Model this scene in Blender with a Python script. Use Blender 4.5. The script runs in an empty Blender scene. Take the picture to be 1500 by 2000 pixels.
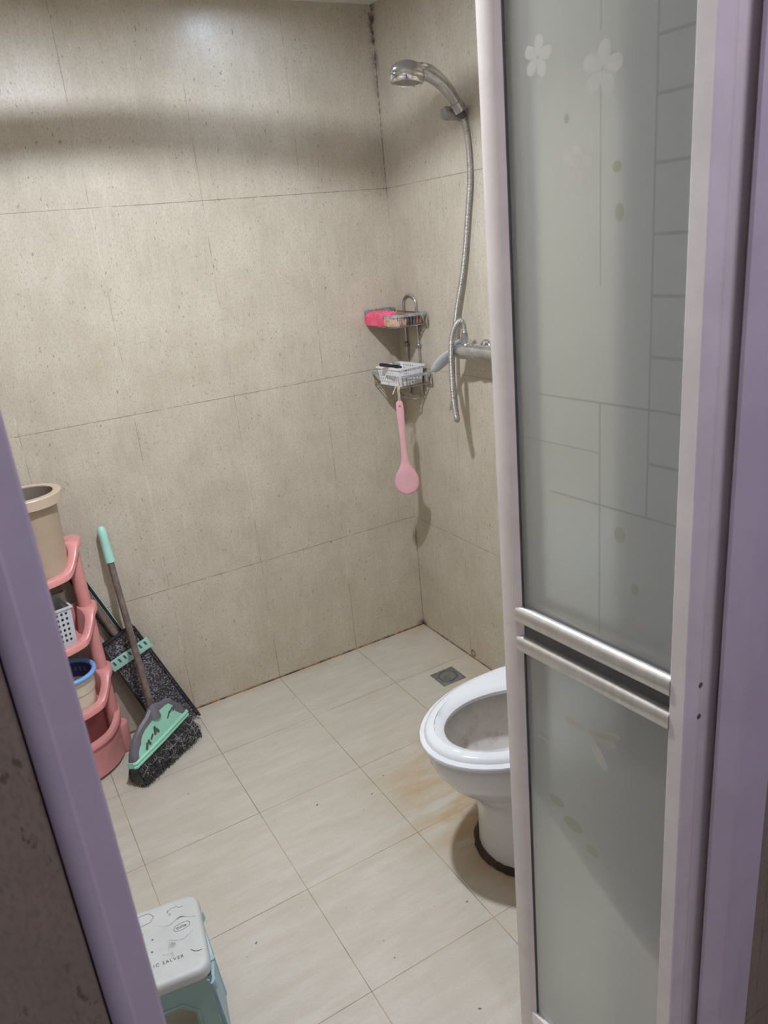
import bpy, bmesh, math, random
from mathutils import Vector, Matrix
random.seed(7)
PI = math.pi
SC = bpy.context.scene
COL = SC.collection
V = Vector

# ------------------------------------------------------------------ camera
cam_d = bpy.data.cameras.new('camera')
cam = bpy.data.objects.new('camera', cam_d)
COL.objects.link(cam)
r = V((0.8613, -0.5003, -0.0939)).normalized()
f = V((0.4446, 0.8285, -0.3397)).normalized()
u = r.cross(f).normalized()
r = f.cross(u).normalized()
cam.matrix_world = Matrix(((r.x, u.x, -f.x, -1.4263), (r.y, u.y, -f.y, -2.4085), (r.z, u.z, -f.z, 1.52), (0, 0, 0, 1)))
cam_d.sensor_fit = 'VERTICAL'
cam_d.sensor_height = 36.0
cam_d.lens = 36.0 * 1481.2 / 2000.0
cam_d.clip_start = 0.02
cam_d.dof.use_dof = True
cam_d.dof.focus_distance = 2.3
cam_d.dof.aperture_fstop = 11.0
SC.camera = cam

# ------------------------------------------------------------------ world and lights
W = bpy.data.worlds.new('hall_ambient')
SC.world = W
W.use_nodes = True
bg = W.node_tree.nodes['Background']
bg.inputs[0].default_value = (0.50, 0.46, 0.64, 1)
bg.inputs[1].default_value = 0.25

LAMP = V((-0.93, -1.03, 2.172))
ld = bpy.data.lights.new('bathroom_lamp_light', 'AREA')
ld.shape = 'DISK'
ld.size = 0.072
ld.energy = 28.6
ld.color = (0.90, 0.96, 1.06)
lo = bpy.data.objects.new('bathroom_lamp_light', ld)
COL.objects.link(lo)
lo.location = LAMP

hd = bpy.data.lights.new('hall_lamp_light', 'AREA')
hd.shape = 'DISK'
hd.size = 0.5
hd.energy = 11.0
hd.color = (0.84, 0.76, 1.0)
ho = bpy.data.objects.new('hall_lamp_light', hd)
COL.objects.link(ho)
ho.location = (-0.78, -2.75, 2.55)
ho.rotation_euler = (math.radians(20), 0, 0)

cd2 = bpy.data.lights.new('corner_lamp_light', 'AREA')
cd2.shape = 'DISK'
cd2.size = 0.06
cd2.energy = 0.95
cd2.color = (0.62, 0.76, 1.0)
co2 = bpy.data.objects.new('corner_lamp_light', cd2)
COL.objects.link(co2)
co2.location = (-0.50, -0.21, 2.188)

SC.view_settings.view_transform = 'Standard'
SC.view_settings.look = 'None'
SC.view_settings.gamma = 1.0
SC.view_settings.use_curve_mapping = False
SC.view_settings.exposure = 0.0
SC.cycles.use_denoising = True
SC.cycles.max_bounces = 10
SC.cycles.transmission_bounces = 10
SC.cycles.sample_clamp_indirect = 6.0
SC.cycles.caustics_refractive = True

# ------------------------------------------------------------------ material helpers
def new_mat(name):
    m = bpy.data.materials.new(name)
    m.use_nodes = True
    nt = m.node_tree
    return m, nt, nt.nodes['Principled BSDF']

class NT:
    """small node-building helper"""
    def __init__(self, nt):
        self.nt = nt
        self.co = nt.nodes.new('ShaderNodeTexCoord').outputs['Object']
    def link(self, a, b):
        self.nt.links.new(a, b)
    def math(self, op, a, b=None, c=None, clamp=False):
        n = self.nt.nodes.new('ShaderNodeMath'); n.operation = op; n.use_clamp = clamp
        for i, x in enumerate((a, b, c)):
            if x is None: continue
            if isinstance(x, (int, float)): n.inputs[i].default_value = x
            else: self.link(x, n.inputs[i])
        return n.outputs[0]
    def xyz(self, co=None):
        n = self.nt.nodes.new('ShaderNodeSeparateXYZ'); self.link(co or self.co, n.inputs[0])
        return n.outputs[0], n.outputs[1], n.outputs[2]
    def noise(self, scale, stretch=(1, 1, 1), detail=4, rough=0.6):
        mp = self.nt.nodes.new('ShaderNodeMapping'); mp.inputs['Scale'].default_value = stretch
        self.link(self.co, mp.inputs[0])
        n = self.nt.nodes.new('ShaderNodeTexNoise')
        n.inputs['Scale'].default_value = scale; n.inputs['Detail'].default_value = detail
        n.inputs['Roughness'].default_value = rough
        self.link(mp.outputs[0], n.inputs['Vector'])
        return n.outputs[0]
    def ramp(self, x, a, b):
        """smooth 0..1 between a and b (a may be > b)"""
        n = self.nt.nodes.new('ShaderNodeMapRange'); n.interpolation_type = 'SMOOTHSTEP'
        self.link(x, n.inputs[0])
        if a < b:
            n.inputs[1].default_value = a; n.inputs[2].default_value = b
        else:
            n.inputs[1].default_value = b; n.inputs[2].default_value = a
            n.inputs[3].default_value = 1.0; n.inputs[4].default_value = 0.0
        return n.outputs[0]
    def mix(self, fac, a, b):
        n = self.nt.nodes.new('ShaderNodeMix'); n.data_type = 'RGBA'
        if isinstance(fac, (int, float)): n.inputs[0].default_value = fac
        else: self.link(fac, n.inputs[0])
        for i, x in ((6, a), (7, b)):
            if isinstance(x, tuple): n.inputs[i].default_value = (*x, 1)
            else: self.link(x, n.inputs[i])
        return n.outputs[2]
    def bump(self, h, strength, dist, bsdf):
        n = self.nt.nodes.new('ShaderNodeBump'); n.inputs['Strength'].default_value = strength
        n.inputs['Distance'].default_value = dist
        self.link(h, n.inputs['Height']); self.link(n.outputs[0], bsdf.inputs['Normal'])

def simple(name, col, rough=0.5, metal=0.0, var=0.12, scale=18, bump=0.0, spec=0.5, dirt=None, dirt_amt=0.5, dirt_scale=25, stretch=(1, 1, 1)):
    m, nt, b = new_mat(name)
    N = NT(nt)
    n = N.noise(scale, stretch)
    dark = tuple(c * (1 - var) for c in col); lite = tuple(min(1, c * (1 + var)) for c in col)
    c = N.mix(N.ramp(n, 0.35, 0.65), dark, lite)
    if dirt:
        d = N.noise(dirt_scale, (1, 1, 1), 6, 0.7)
        c = N.mix(N.math('MULTIPLY', N.ramp(d, 0.55, 0.72), dirt_amt), c, dirt)
    N.link(c, b.inputs['Base Color'])
    b.inputs['Roughness'].default_value = rough
    b.inputs['Metallic'].default_value = metal
    b.inputs['Specular IOR Level'].default_value = spec
    if bump: N.bump(N.noise(scale * 3, stretch), bump, 0.002, b)
    return m

def wall_tile(name, axis, uoff, gain=1.06, tw=0.329, zoff=-0.118, th=0.597, corner_stain=True, warm=(1, 1, 1)):
    m, nt, b = new_mat(name)
    N = NT(nt)
    X, Y, Z = N.xyz()
    U = X if axis == 'X' else Y
    g = lambda c: tuple(min(1, c[i] * gain * warm[i]) for i in range(3))
    # stone body: vertical travertine streaks, clouding and pits
    cloud = N.noise(7, (1, 1, 0.8), 5, 0.65)
    streak = N.noise(30, (2.2, 2.2, 0.35), 5, 0.7)
    fine = N.noise(260, (1, 1, 0.45), 3, 0.6)
    c = N.mix(N.ramp(cloud, 0.3, 0.7), g((0.451, 0.399, 0.312)), g((0.546, 0.490, 0.400)))
    c = N.mix(N.math('MULTIPLY', N.ramp(streak, 0.4, 0.72), 0.40), c, g((0.615, 0.561, 0.474)))
    c = N.mix(N.math('MULTIPLY', N.ramp(fine, 0.47, 0.62), 0.46), c, g((0.360, 0.308, 0.223)))
    pits = N.noise(105, (1.25, 1.25, 0.55), 3, 0.6)
    clus = N.noise(14, (1, 1, 0.6), 3, 0.6)
    pit = N.math('MULTIPLY', N.ramp(pits, 0.615, 0.67), N.ramp(clus, 0.40, 0.60))
    c = N.mix(N.math('MULTIPLY', pit, 0.75), c, g((0.17, 0.14, 0.10)))
    # joints
    def joint(x, off, w, half):
        t = N.math('FRACT', N.math('DIVIDE', N.math('SUBTRACT', x, off - w * 40 + w / 2), w))
        d = N.math('MULTIPLY', N.math('ABSOLUTE', N.math('SUBTRACT', t, 0.5)), w)
        return N.ramp(d, half, half * 0.4)
    jv = joint(U, uoff, tw, 0.0012)
    jh = joint(Z, zoff, th, 0.0014)
    tone = N.noise(3.2, (1, 1, 1), 3, 0.7)
    brk = N.noise(23, (1, 1, 1), 3, 0.7)
    jc = N.mix(N.ramp(tone, 0.46, 0.56), g((0.16, 0.13, 0.10)), g((0.68, 0.64, 0.56)))
    c = N.mix(N.math('MULTIPLY', N.math('MULTIPLY', jv, N.ramp(brk, 0.34, 0.56)), 0.7), c, jc)
    jd = N.mix(N.ramp(tone, 0.5, 0.66), g((0.12, 0.09, 0.065)), g((0.34, 0.25, 0.15)))
    c = N.mix(N.math('MULTIPLY', N.math('MULTIPLY', jh, N.ramp(brk, 0.30, 0.5)), 0.7), c, jd)
    if corner_stain:
        s = N.noise(9, (1, 1, 0.5), 4, 0.7)
        low = N.math('MULTIPLY', N.ramp(Z, 0.42, 0.0), N.ramp(s, 0.36, 0.68))
        c = N.mix(N.math('MULTIPLY', low, 0.22), c, g((0.44, 0.33, 0.13)))
        e = N.noise(40, (1, 1, 1), 4, 0.7)
        c = N.mix(N.math('MULTIPLY', N.math('MULTIPLY', jv, N.ramp(Z, 0.24, 0.12)), 0.85), c, N.mix(N.ramp(e, 0.4, 0.6), (0.16, 0.09, 0.04), (0.36, 0.21, 0.09)))
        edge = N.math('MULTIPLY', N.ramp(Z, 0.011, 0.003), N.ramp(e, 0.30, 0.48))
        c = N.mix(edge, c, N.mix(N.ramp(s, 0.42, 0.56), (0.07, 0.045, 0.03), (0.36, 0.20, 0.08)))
        U2 = N.math('ABSOLUTE', U)
        vert = N.math('MULTIPLY', N.math('MULTIPLY', N.ramp(U2, 0.004, 0.001), N.ramp(e, 0.40, 0.58)), N.math('MAXIMUM', N.ramp(Z, 1.64, 1.68), N.math('MULTIPLY', N.ramp(Z, 0.48, 0.40), 0.6)))
        c = N.mix(N.math('MULTIPLY', vert, 0.8), c, (0.13, 0.10, 0.075))
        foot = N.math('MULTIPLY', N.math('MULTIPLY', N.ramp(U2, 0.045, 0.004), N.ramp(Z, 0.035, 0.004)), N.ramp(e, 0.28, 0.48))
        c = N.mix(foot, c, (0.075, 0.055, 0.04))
        if axis == 'Y':
            dy = N.math('ADD', U, 0.346); dz = N.math('SUBTRACT', Z, 0.022)
            dd = N.math('SQRT', N.math('ADD', N.math('MULTIPLY', dy, dy), N.math('MULTIPLY', dz, dz)))
            c = N.mix(N.math('MULTIPLY', N.math('MULTIPLY', N.ramp(dd, 0.018, 0.012), N.ramp(dd, 0.004, 0.009)), N.ramp(e, 0.3, 0.5)), c, (0.20, 0.13, 0.08))
        mould = N.math('MULTIPLY', N.math('MULTIPLY', N.ramp(U2, 0.03, 0.0), N.ramp(Z, 1.85, 2.2)), N.ramp(e, 0.42, 0.6))
        c = N.mix(mould, c, (0.07, 0.05, 0.07))
    N.link(c, b.inputs['Base Color'])
    rr = N.math('ADD', N.math('MULTIPLY', fine, 0.12), 0.32)
    N.link(rr, b.inputs['Roughness'])
    b.inputs['Specular IOR Level'].default_value = 0.5
    h = N.math('SUBTRACT', N.math('MULTIPLY', fine, -0.15), N.math('ADD', N.math('MULTIPLY', pit, 0.5), N.math('MAXIMUM', jv, jh)))
    N.bump(h, 0.25, 0.001, b)
    return m

def floor_tile(name):
    m, nt, b = new_mat(name)
    N = NT(nt)
    X, Y, Z = N.xyz()
    veins = N.noise(16, (0.35, 1.6, 1), 6, 0.7)
    cloud = N.noise(4, (1, 1, 1), 4, 0.6)
    fine = N.noise(220, (0.6, 1.4, 1), 3, 0.6)
    c = N.mix(N.ramp(veins, 0.32, 0.7), (0.472, 0.429, 0.353), (0.546, 0.510, 0.432))
    c = N.mix(N.math('MULTIPLY', N.ramp(cloud, 0.4, 0.7), 0.5), c, (0.488, 0.444, 0.363))
    c = N.mix(N.math('MULTIPLY', N.ramp(fine, 0.50, 0.66), 0.25), c, (0.392, 0.343, 0.260))
    def joint(x, off, w, half):
        t = N.math('FRACT', N.math('DIVIDE', N.math('SUBTRACT', x, off - w * 40 + w / 2), w))
        d = N.math('MULTIPLY', N.math('ABSOLUTE', N.math('SUBTRACT', t, 0.5)), w)
        return N.ramp(d, half, half * 0.45)
    j = N.math('MAXIMUM', joint(X, -0.648, 0.330, 0.0013), joint(Y, -0.304, 0.332, 0.0013))
    tone = N.noise(3.0, (1, 1, 1), 3, 0.7)
    c = N.mix(N.math('MULTIPLY', j, 0.9), c, N.mix(N.ramp(tone, 0.42, 0.6), (0.17, 0.14, 0.105), (0.40, 0.29, 0.17)))
    # rust-brown stains: round the toilet foot, along the right wall and behind the bowl
    st = N.noise(8, (0.6, 1.6, 1), 5, 0.7)
    def near(px, py, r0, r1):
        dx = N.math('SUBTRACT', X, px); dy = N.math('SUBTRACT', Y, py)
        d = N.math('SQRT', N.math('ADD', N.math('MULTIPLY', dx, dx), N.math('MULTIPLY', dy, dy)))
        return N.ramp(d, r1, r0)
    s1 = N.math('MULTIPLY', near(-0.38, -0.88, 0.10, 0.42), N.ramp(st, 0.34, 0.62))
    c = N.mix(N.math('MULTIPLY', s1, 0.75), c, (0.44, 0.29, 0.13))
    s2 = N.math('MULTIPLY', N.ramp(X, -0.24, -0.02), N.ramp(st, 0.38, 0.66))
    c = N.mix(N.math('MULTIPLY', s2, 0.5), c, (0.45, 0.32, 0.17))
    s3 = N.math('MULTIPLY', near(-0.40, -1.13, 0.16, 0.27), N.ramp(st, 0.2, 0.55))
    c = N.mix(N.math('MULTIPLY', s3, 0.55), c, (0.34, 0.22, 0.10))
    s4 = N.math('MULTIPLY', N.ramp(Y, -0.05, 0.0), N.ramp(st, 0.38, 0.6))
    c = N.mix(N.math('MULTIPLY', s4, 0.45), c, (0.44, 0.31, 0.17))
    dots = N.noise(60, (1, 1, 1), 1, 0.4)
    c = N.mix(N.ramp(dots, 0.79, 0.82), c, (0.12, 0.10, 0.08))
    N.link(c, b.inputs['Base Color'])
    b.inputs['Roughness'].default_value = 0.42
    b.inputs['Specular IOR Level'].default_value = 0.4
    N.bump(N.math('SUBTRACT', N.math('MULTIPLY', veins, 0.25), j), 0.2, 0.001, b)
    return m

M = {}
M['wall_back'] = wall_tile('beige_travertine_tile_back', 'X', -0.318)
M['wall_right'] = wall_tile('beige_travertine_tile_right', 'Y', -0.3305, gain=1.04)
M['hall_tile'] = wall_tile('brown_stone_tile_hall', 'X', -1.75, gain=0.54, tw=0.6, zoff=0.86, th=0.6, corner_stain=False, warm=(1.1, 1.0, 0.86))
M['floor'] = floor_tile('cream_stone_floor_tile')
M['ceiling'] = simple('white_painted_ceiling_panel', (0.78, 0.78, 0.80), 0.35, var=0.03)
M['paint'] = simple('white_painted_plaster', (0.70, 0.68, 0.66), 0.6, var=0.03)
M['frame'] = simple('off_white_coated_aluminium_frame', (0.80, 0.75, 0.70), 0.45, var=0.05, scale=9, dirt=(0.34, 0.30, 0.28), dirt_amt=0.12, dirt_scale=14)
M['jamb'] = simple('pale_grey_coated_aluminium_jamb', (0.62, 0.56, 0.60), 0.38, var=0.04, scale=9, dirt=(0.36, 0.30, 0.32), dirt_amt=0.15, dirt_scale=10)
M['rail'] = simple('silver_aluminium_rail', (0.66, 0.64, 0.62), 0.28, metal=0.7, var=0.06, scale=9, stretch=(1, 6, 1))
M['railgap'] = simple('dark_grey_rail_channel', (0.115, 0.115, 0.12), 0.5, metal=0.2, var=0.08)
M['gasket'] = simple('dark_grey_gasket', (0.07, 0.075, 0.08), 0.6)
M['chip'] = simple('chipped_dark_spot', (0.14, 0.11, 0.09), 0.7)
M['ceramic'] = simple('white_glazed_ceramic', (0.70, 0.70, 0.69), 0.12, var=0.02, dirt=(0.60, 0.50, 0.34), dirt_amt=0.18, dirt_scale=9)
M['inner'] = simple('stained_white_ceramic_bowl', (0.66, 0.62, 0.58), 0.15, var=0.05, dirt=(0.33, 0.22, 0.12), dirt_amt=0.5, dirt_scale=16)
M['seat'] = simple('glossy_white_plastic_seat', (0.66, 0.67, 0.68), 0.12, var=0.01)
M['caulk'] = simple('blackened_sealant', (0.045, 0.03, 0.02), 0.8, var=0.3, bump=0.6, dirt=(0.22, 0.12, 0.05), dirt_amt=0.9, dirt_scale=60)
M['chrome'] = simple('dull_chrome', (0.50, 0.50, 0.49), 0.26, metal=0.8, var=0.14, scale=30, dirt=(0.48, 0.47, 0.45), dirt_amt=0.7)
M['chrome2'] = simple('bright_chrome', (0.72, 0.72, 0.73), 0.12, metal=1.0, var=0.1)
M['greychrome'] = simple('limescaled_grey_chrome', (0.30, 0.29, 0.28), 0.35, metal=0.5, var=0.2, scale=60)
M['lever'] = simple('satin_grey_chrome_lever', (0.50, 0.52, 0.54), 0.40, metal=0.35, var=0.08)
M['wire'] = simple('tarnished_wire', (0.40, 0.36, 0.32), 0.35, metal=0.75, var=0.3, scale=40)
M['rim'] = simple('corroded_grey_strip', (0.36, 0.37, 0.37), 0.6, metal=0.3, var=0.25, scale=60, bump=0.3, dirt=(0.20, 0.19, 0.17), dirt_amt=0.6, dirt_scale=60)
M['white_plastic'] = simple('white_plastic', (0.76, 0.76, 0.77), 0.4, var=0.02, dirt=(0.62, 0.52, 0.50), dirt_amt=0.3)
M['black_plastic'] = simple('black_plastic', (0.018, 0.018, 0.02), 0.4)
M['pinkbrush'] = simple('pink_plastic_brush', (0.72, 0.40, 0.43), 0.38, var=0.03, dirt=(0.70, 0.34, 0.34), dirt_amt=0.35, dirt_scale=60)
M['bristle_tan'] = simple('tan_brush_bristle', (0.62, 0.45, 0.36), 0.8)
M['cord'] = simple('cream_cotton_cord', (0.72, 0.62, 0.52), 0.85)
M['rack'] = simple('salmon_pink_plastic', (0.68, 0.29, 0.27), 0.36, var=0.03, dirt=(0.62, 0.20, 0.18), dirt_amt=0.25)
M['bucket'] = simple('tan_brown_plastic', (0.47, 0.37, 0.27), 0.42, var=0.03)
M['bucket_rim'] = simple('light_tan_plastic_rim', (0.56, 0.45, 0.34), 0.34, var=0.02)
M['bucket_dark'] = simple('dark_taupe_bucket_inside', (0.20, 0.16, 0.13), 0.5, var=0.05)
M['ice'] = simple('pale_blue_white_plastic', (0.56, 0.63, 0.66), 0.4, var=0.03)
M['greenbox'] = simple('cloudy_green_grey_plastic', (0.36, 0.39, 0.33), 0.35, var=0.06)
M['navy'] = simple('navy_plastic', (0.035, 0.045, 0.10), 0.45, var=0.2)
M['bluerim'] = simple('sky_blue_plastic', (0.20, 0.40, 0.74), 0.4, var=0.04)
M['cream'] = simple('cream_plastic_tub', (0.66, 0.60, 0.48), 0.45, var=0.05, dirt=(0.45, 0.36, 0.26), dirt_amt=0.4)
M['navylabel'] = simple('dark_blue_label', (0.045, 0.06, 0.20), 0.5)
M['letters'] = simple('muted_orange_lettering', (0.42, 0.24, 0.26), 0.5)
M['mint'] = simple('mint_green_plastic', (0.30, 0.62, 0.46), 0.38, var=0.05)
M['mint2'] = simple('pale_mint_plastic', (0.36, 0.66, 0.56), 0.38, var=0.04)
M['slate'] = simple('slate_grey_plastic', (0.13, 0.125, 0.14), 0.45, var=0.08)
M['blackprint'] = simple('dark_grey_print', (0.08, 0.085, 0.075), 0.6)
M['pole'] = simple('brown_grey_metal_pole', (0.22, 0.175, 0.15), 0.38, metal=0.35, var=0.2, scale=40)
M['bristle'] = simple('dark_grey_bristle', (0.055, 0.055, 0.055), 0.7, var=0.35, scale=90)
M['bristle_lint'] = simple('pale_lint', (0.32, 0.30, 0.28), 0.8, var=0.2)
M['stool_white'] = simple('worn_white_stool_top', (0.47, 0.48, 0.45), 0.5, var=0.04, dirt=(0.50, 0.46, 0.41), dirt_amt=0.30, dirt_scale=18)
M['stool_mint'] = simple('grey_mint_stool_plastic', (0.235, 0.37, 0.335), 0.5, var=0.05)
M['stool_blue'] = simple('pale_blue_stool_hinge', (0.33, 0.48, 0.52), 0.5, var=0.05)
M['ink'] = simple('black_print', (0.06, 0.06, 0.07), 0.6)
M['smudge'] = simple('grey_scuff', (0.36, 0.36, 0.34), 0.7, var=0.3, scale=80)
M['steel'] = simple('grey_drain_steel', (0.26, 0.26, 0.25), 0.4, metal=0.6, var=0.2, scale=70, dirt=(0.16, 0.15, 0.13), dirt_amt=0.5, dirt_scale=60)
M['hotpink'] = simple('hot_pink_wrapper', (0.85, 0.10, 0.20), 0.28, var=0.15, scale=40, bump=0.4)
M['brownpack'] = simple('brown_printed_wrapper', (0.36, 0.16, 0.10), 0.30, var=0.35, scale=45, bump=0.4)
M['beigepack'] = simple('beige_printed_wrapper', (0.50, 0.33, 0.24), 0.30, var=0.2, scale=60)
M['darkpack'] = simple('dark_teal_wrapper', (0.05, 0.07, 0.09), 0.3, var=0.3, scale=60)
M['greypack'] = simple('grey_silver_wrapper_edge', (0.30, 0.30, 0.29), 0.4, metal=0.2, var=0.35, scale=90, bump=0.6)

# dustpan carpet-like speckle
def speckle(name, dark, lite, sc, lo_, hi_):
    m, nt, b = new_mat(name); N = NT(nt)
    n = N.noise(sc, (1, 1, 1), 3, 0.65)
    N.link(N.mix(N.ramp(n, lo_, hi_), dark, lite), b.inputs['Base Color'])
    b.inputs['Roughness'].default_value = 0.6
    N.bump(n, 0.6, 0.003, b)
    return m
M['pan'] = speckle('dusty_black_textured_plastic', (0.030, 0.027, 0.032), (0.34, 0.32, 0.35), 190, 0.46, 0.66)

# ribbed metal hose: rings across the tube come from geometry, colour from here
M['hose'] = simple('ribbed_steel_hose', (0.40, 0.385, 0.36), 0.42, metal=0.55, var=0.12, scale=60)

# frosted glass
def frosted(name, tint, body, clear):
    m, nt, b = new_mat(name)
    N = NT(nt)
    out = nt.nodes['Material Output']
    nt.nodes.remove(b)
    df = nt.nodes.new('ShaderNodeBsdfDiffuse'); df.inputs['Color'].default_value = (*body, 1)
    tr = nt.nodes.new('ShaderNodeBsdfTranslucent'); tr.inputs['Color'].default_value = (*tint, 1)
    rf = nt.nodes.new('ShaderNodeBsdfRefraction'); rf.inputs['Color'].default_value = (*tint, 1)
    rf.inputs['Roughness'].default_value = 0.62; rf.inputs['IOR'].default_value = 1.10
    gl = nt.nodes.new('ShaderNodeBsdfGlossy'); gl.inputs['Roughness'].default_value = 0.30
    gl.inputs['Color'].default_value = (0.9, 0.95, 0.93, 1)
    def mixs(fac, a, c):
        n = nt.nodes.new('ShaderNodeMixShader'); n.inputs[0].default_value = fac
        nt.links.new(a, n.inputs[1]); nt.links.new(c, n.inputs[2]); return n
    a = mixs(0.34, df.outputs[0], tr.outputs[0])
    c = mixs(clear, a.outputs[0], rf.outputs[0])
    lw = nt.nodes.new('ShaderNodeLayerWeight'); lw.inputs[0].default_value = 0.15
    d = nt.nodes.new('ShaderNodeMixShader')
    nt.links.new(N.math('MULTIPLY', lw.outputs['Fresnel'], 0.35), d.inputs[0])
    nt.links.new(c.outputs[0], d.inputs[1]); nt.links.new(gl.outputs[0], d.inputs[2])
    nt.links.new(d.outputs[0], out.inputs[0])
    return m
M['glass'] = frosted('frosted_grey_green_glass', (0.95, 0.97, 0.95), (0.92, 0.935, 0.90), 0.70)
M['etch_dark'] = frosted('etched_line_in_glass', (0.80, 0.82, 0.79), (0.66, 0.68, 0.645), 0.66)
M['etch_light'] = frosted('etched_petal_in_glass', (0.93, 0.92, 0.86), (0.95, 0.93, 0.86), 0.45)
M['etch_olive'] = frosted('etched_olive_dot_in_glass', (0.83, 0.84, 0.75), (0.66, 0.67, 0.57), 0.62)

em, ent, eb = new_mat('lit_lamp_diffuser')
eb.inputs['Base Color'].default_value = (0.9, 0.9, 0.9, 1)
eb.inputs['Emission Color'].default_value = (1.0, 0.95, 0.88, 1)
eb.inputs['Emission Strength'].default_value = 6.0
M['lit'] = em

# ------------------------------------------------------------------ mesh helpers
OFFS = {}
class MB:
    def __init__(self):
        self.bm = bmesh.new(); self.mi = 0
    def _mark(self, faces):
        for fc in faces: fc.material_index = self.mi
    def poly(self, pts):
        vs = [self.bm.verts.new(p) for p in pts]
        fc = self.bm.faces.new(vs); fc.material_index = self.mi; return fc
    def box(self, c, s, rot=None, bevel=0.0, seg=2):
        c = V(c); R = rot or Matrix.Identity(3)
        tmp = bmesh.new()
        bmesh.ops.create_cube(tmp, size=1.0)
        for v in tmp.verts: v.co = V((v.co.x * s[0], v.co.y * s[1], v.co.z * s[2]))
        if bevel > 0:
            bmesh.ops.bevel(tmp, geom=tmp.edges[:], offset=bevel, segments=seg, profile=0.5, affect='EDGES')
        self._merge(tmp, lambda p: R @ p + c)
    def _merge(self, tmp, fn):
        mp = {}
        for v in tmp.verts: mp[v] = self.bm.verts.new(fn(v.co))
        for fc in tmp.faces:
            try:
                g = self.bm.faces.new([mp[v] for v in fc.verts]); g.material_index = self.mi
            except ValueError: pass
        tmp.free()
    def loft(self, rings, closed=True, cap=True, loop=False):
        vr = [[self.bm.verts.new(p) for p in rg] for rg in rings]
        n = len(rings[0]); k = len(vr)
        for i in range(k if loop else k - 1):
            a, b = vr[i], vr[(i + 1) % k]
            for j in range(n if closed else n - 1):
                q = (a[j], a[(j + 1) % n], b[(j + 1) % n], b[j])
                try: fc = self.bm.faces.new(q); fc.material_index = self.mi
                except ValueError: pass
        if cap and not loop and closed:
            for rg in (list(reversed(vr[0])), vr[-1]):
                try: fc = self.bm.faces.new(rg); fc.material_index = self.mi
                except ValueError: pass
        return vr
    def tube(self, pts, rad, n=10, cap=True, flat=1.0, closed_path=False, up=None):
        pts = [V(p) for p in pts]; k = len(pts)
        rad = rad if isinstance(rad, (list, tuple)) else [rad] * k
        tang = []
        for i in range(k):
            if closed_path: t = pts[(i + 1) % k] - pts[i - 1]
            elif i == 0: t = pts[1] - pts[0]
            elif i == k - 1: t = pts[-1] - pts[-2]
            else: t = (pts[i + 1] - pts[i]).normalized() + (pts[i] - pts[i - 1]).normalized()
            tang.append(t.normalized() if t.length > 1e-9 else V((0, 0, 1)))
        ref = V(up) if up else (V((0, 0, 1)) if abs(tang[0].z) < 0.9 else V((1, 0, 0)))
        nrm = (ref - tang[0] * ref.dot(tang[0])).normalized()
        rings = []
        for i in range(k):
            nrm = (nrm - tang[i] * nrm.dot(tang[i]))
            nrm = nrm.normalized() if nrm.length > 1e-9 else tang[i].orthogonal().normalized()
            bn = tang[i].cross(nrm)
            rings.append([pts[i] + (nrm * math.cos(a) * flat + bn * math.sin(a)) * rad[i] for a in [2 * PI * j / n for j in range(n)]])
        self.loft(rings, True, cap, closed_path)
    def lathe(self, prof, n=32, mat=None, cap=False):
        Mx = mat or Matrix.Identity(4)
        rings = [[Mx @ V((rr * math.cos(2 * PI * j / n), rr * math.sin(2 * PI * j / n), z)) for j in range(n)] for rr, z in prof]
        self.loft(rings, True, cap)
    def prism(self, poly, z0, z1, mat=None):
        Mx = mat or Matrix.Identity(4)
        self.loft([[Mx @ V((x, y, z0)) for x, y in poly], [Mx @ V((x, y, z1)) for x, y in poly]], True, True)
    def sphere(self, c, s, n=14, m=9):
        c = V(c); s = (s, s, s) if isinstance(s, (int, float)) else s
        rings = []
        for i in range(m + 1):
            a = -PI / 2 + PI * i / m; a = max(-PI / 2 + 0.02, min(PI / 2 - 0.02, a))
            rings.append([c + V((s[0] * math.cos(a) * math.cos(2 * PI * j / n), s[1] * math.cos(a) * math.sin(2 * PI * j / n), s[2] * math.sin(a))) for j in range(n)])
        self.loft(rings)
    def build(self, name, mats, parent=None, angle=38, normals=True):
        bm = self.bm
        if normals: bmesh.ops.recalc_face_normals(bm, faces=bm.faces[:])
        off = OFFS.get(parent.name, V((0, 0, 0))) if parent else V((0, 0, 0))
        if off.length > 0:
            for v in bm.verts: v.co -= off
        me = bpy.data.meshes.new(name); bm.to_mesh(me); bm.free()
        for mt in (mats if isinstance(mats, (list, tuple)) else [mats]): me.materials.append(mt)
        for p in me.polygons: p.use_smooth = True
        me.set_sharp_from_angle(angle=math.radians(angle))
        o = bpy.data.objects.new(name, me); COL.objects.link(o)
        if parent:
            o.parent = parent
            OFFS[o.name] = off
        return o

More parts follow.
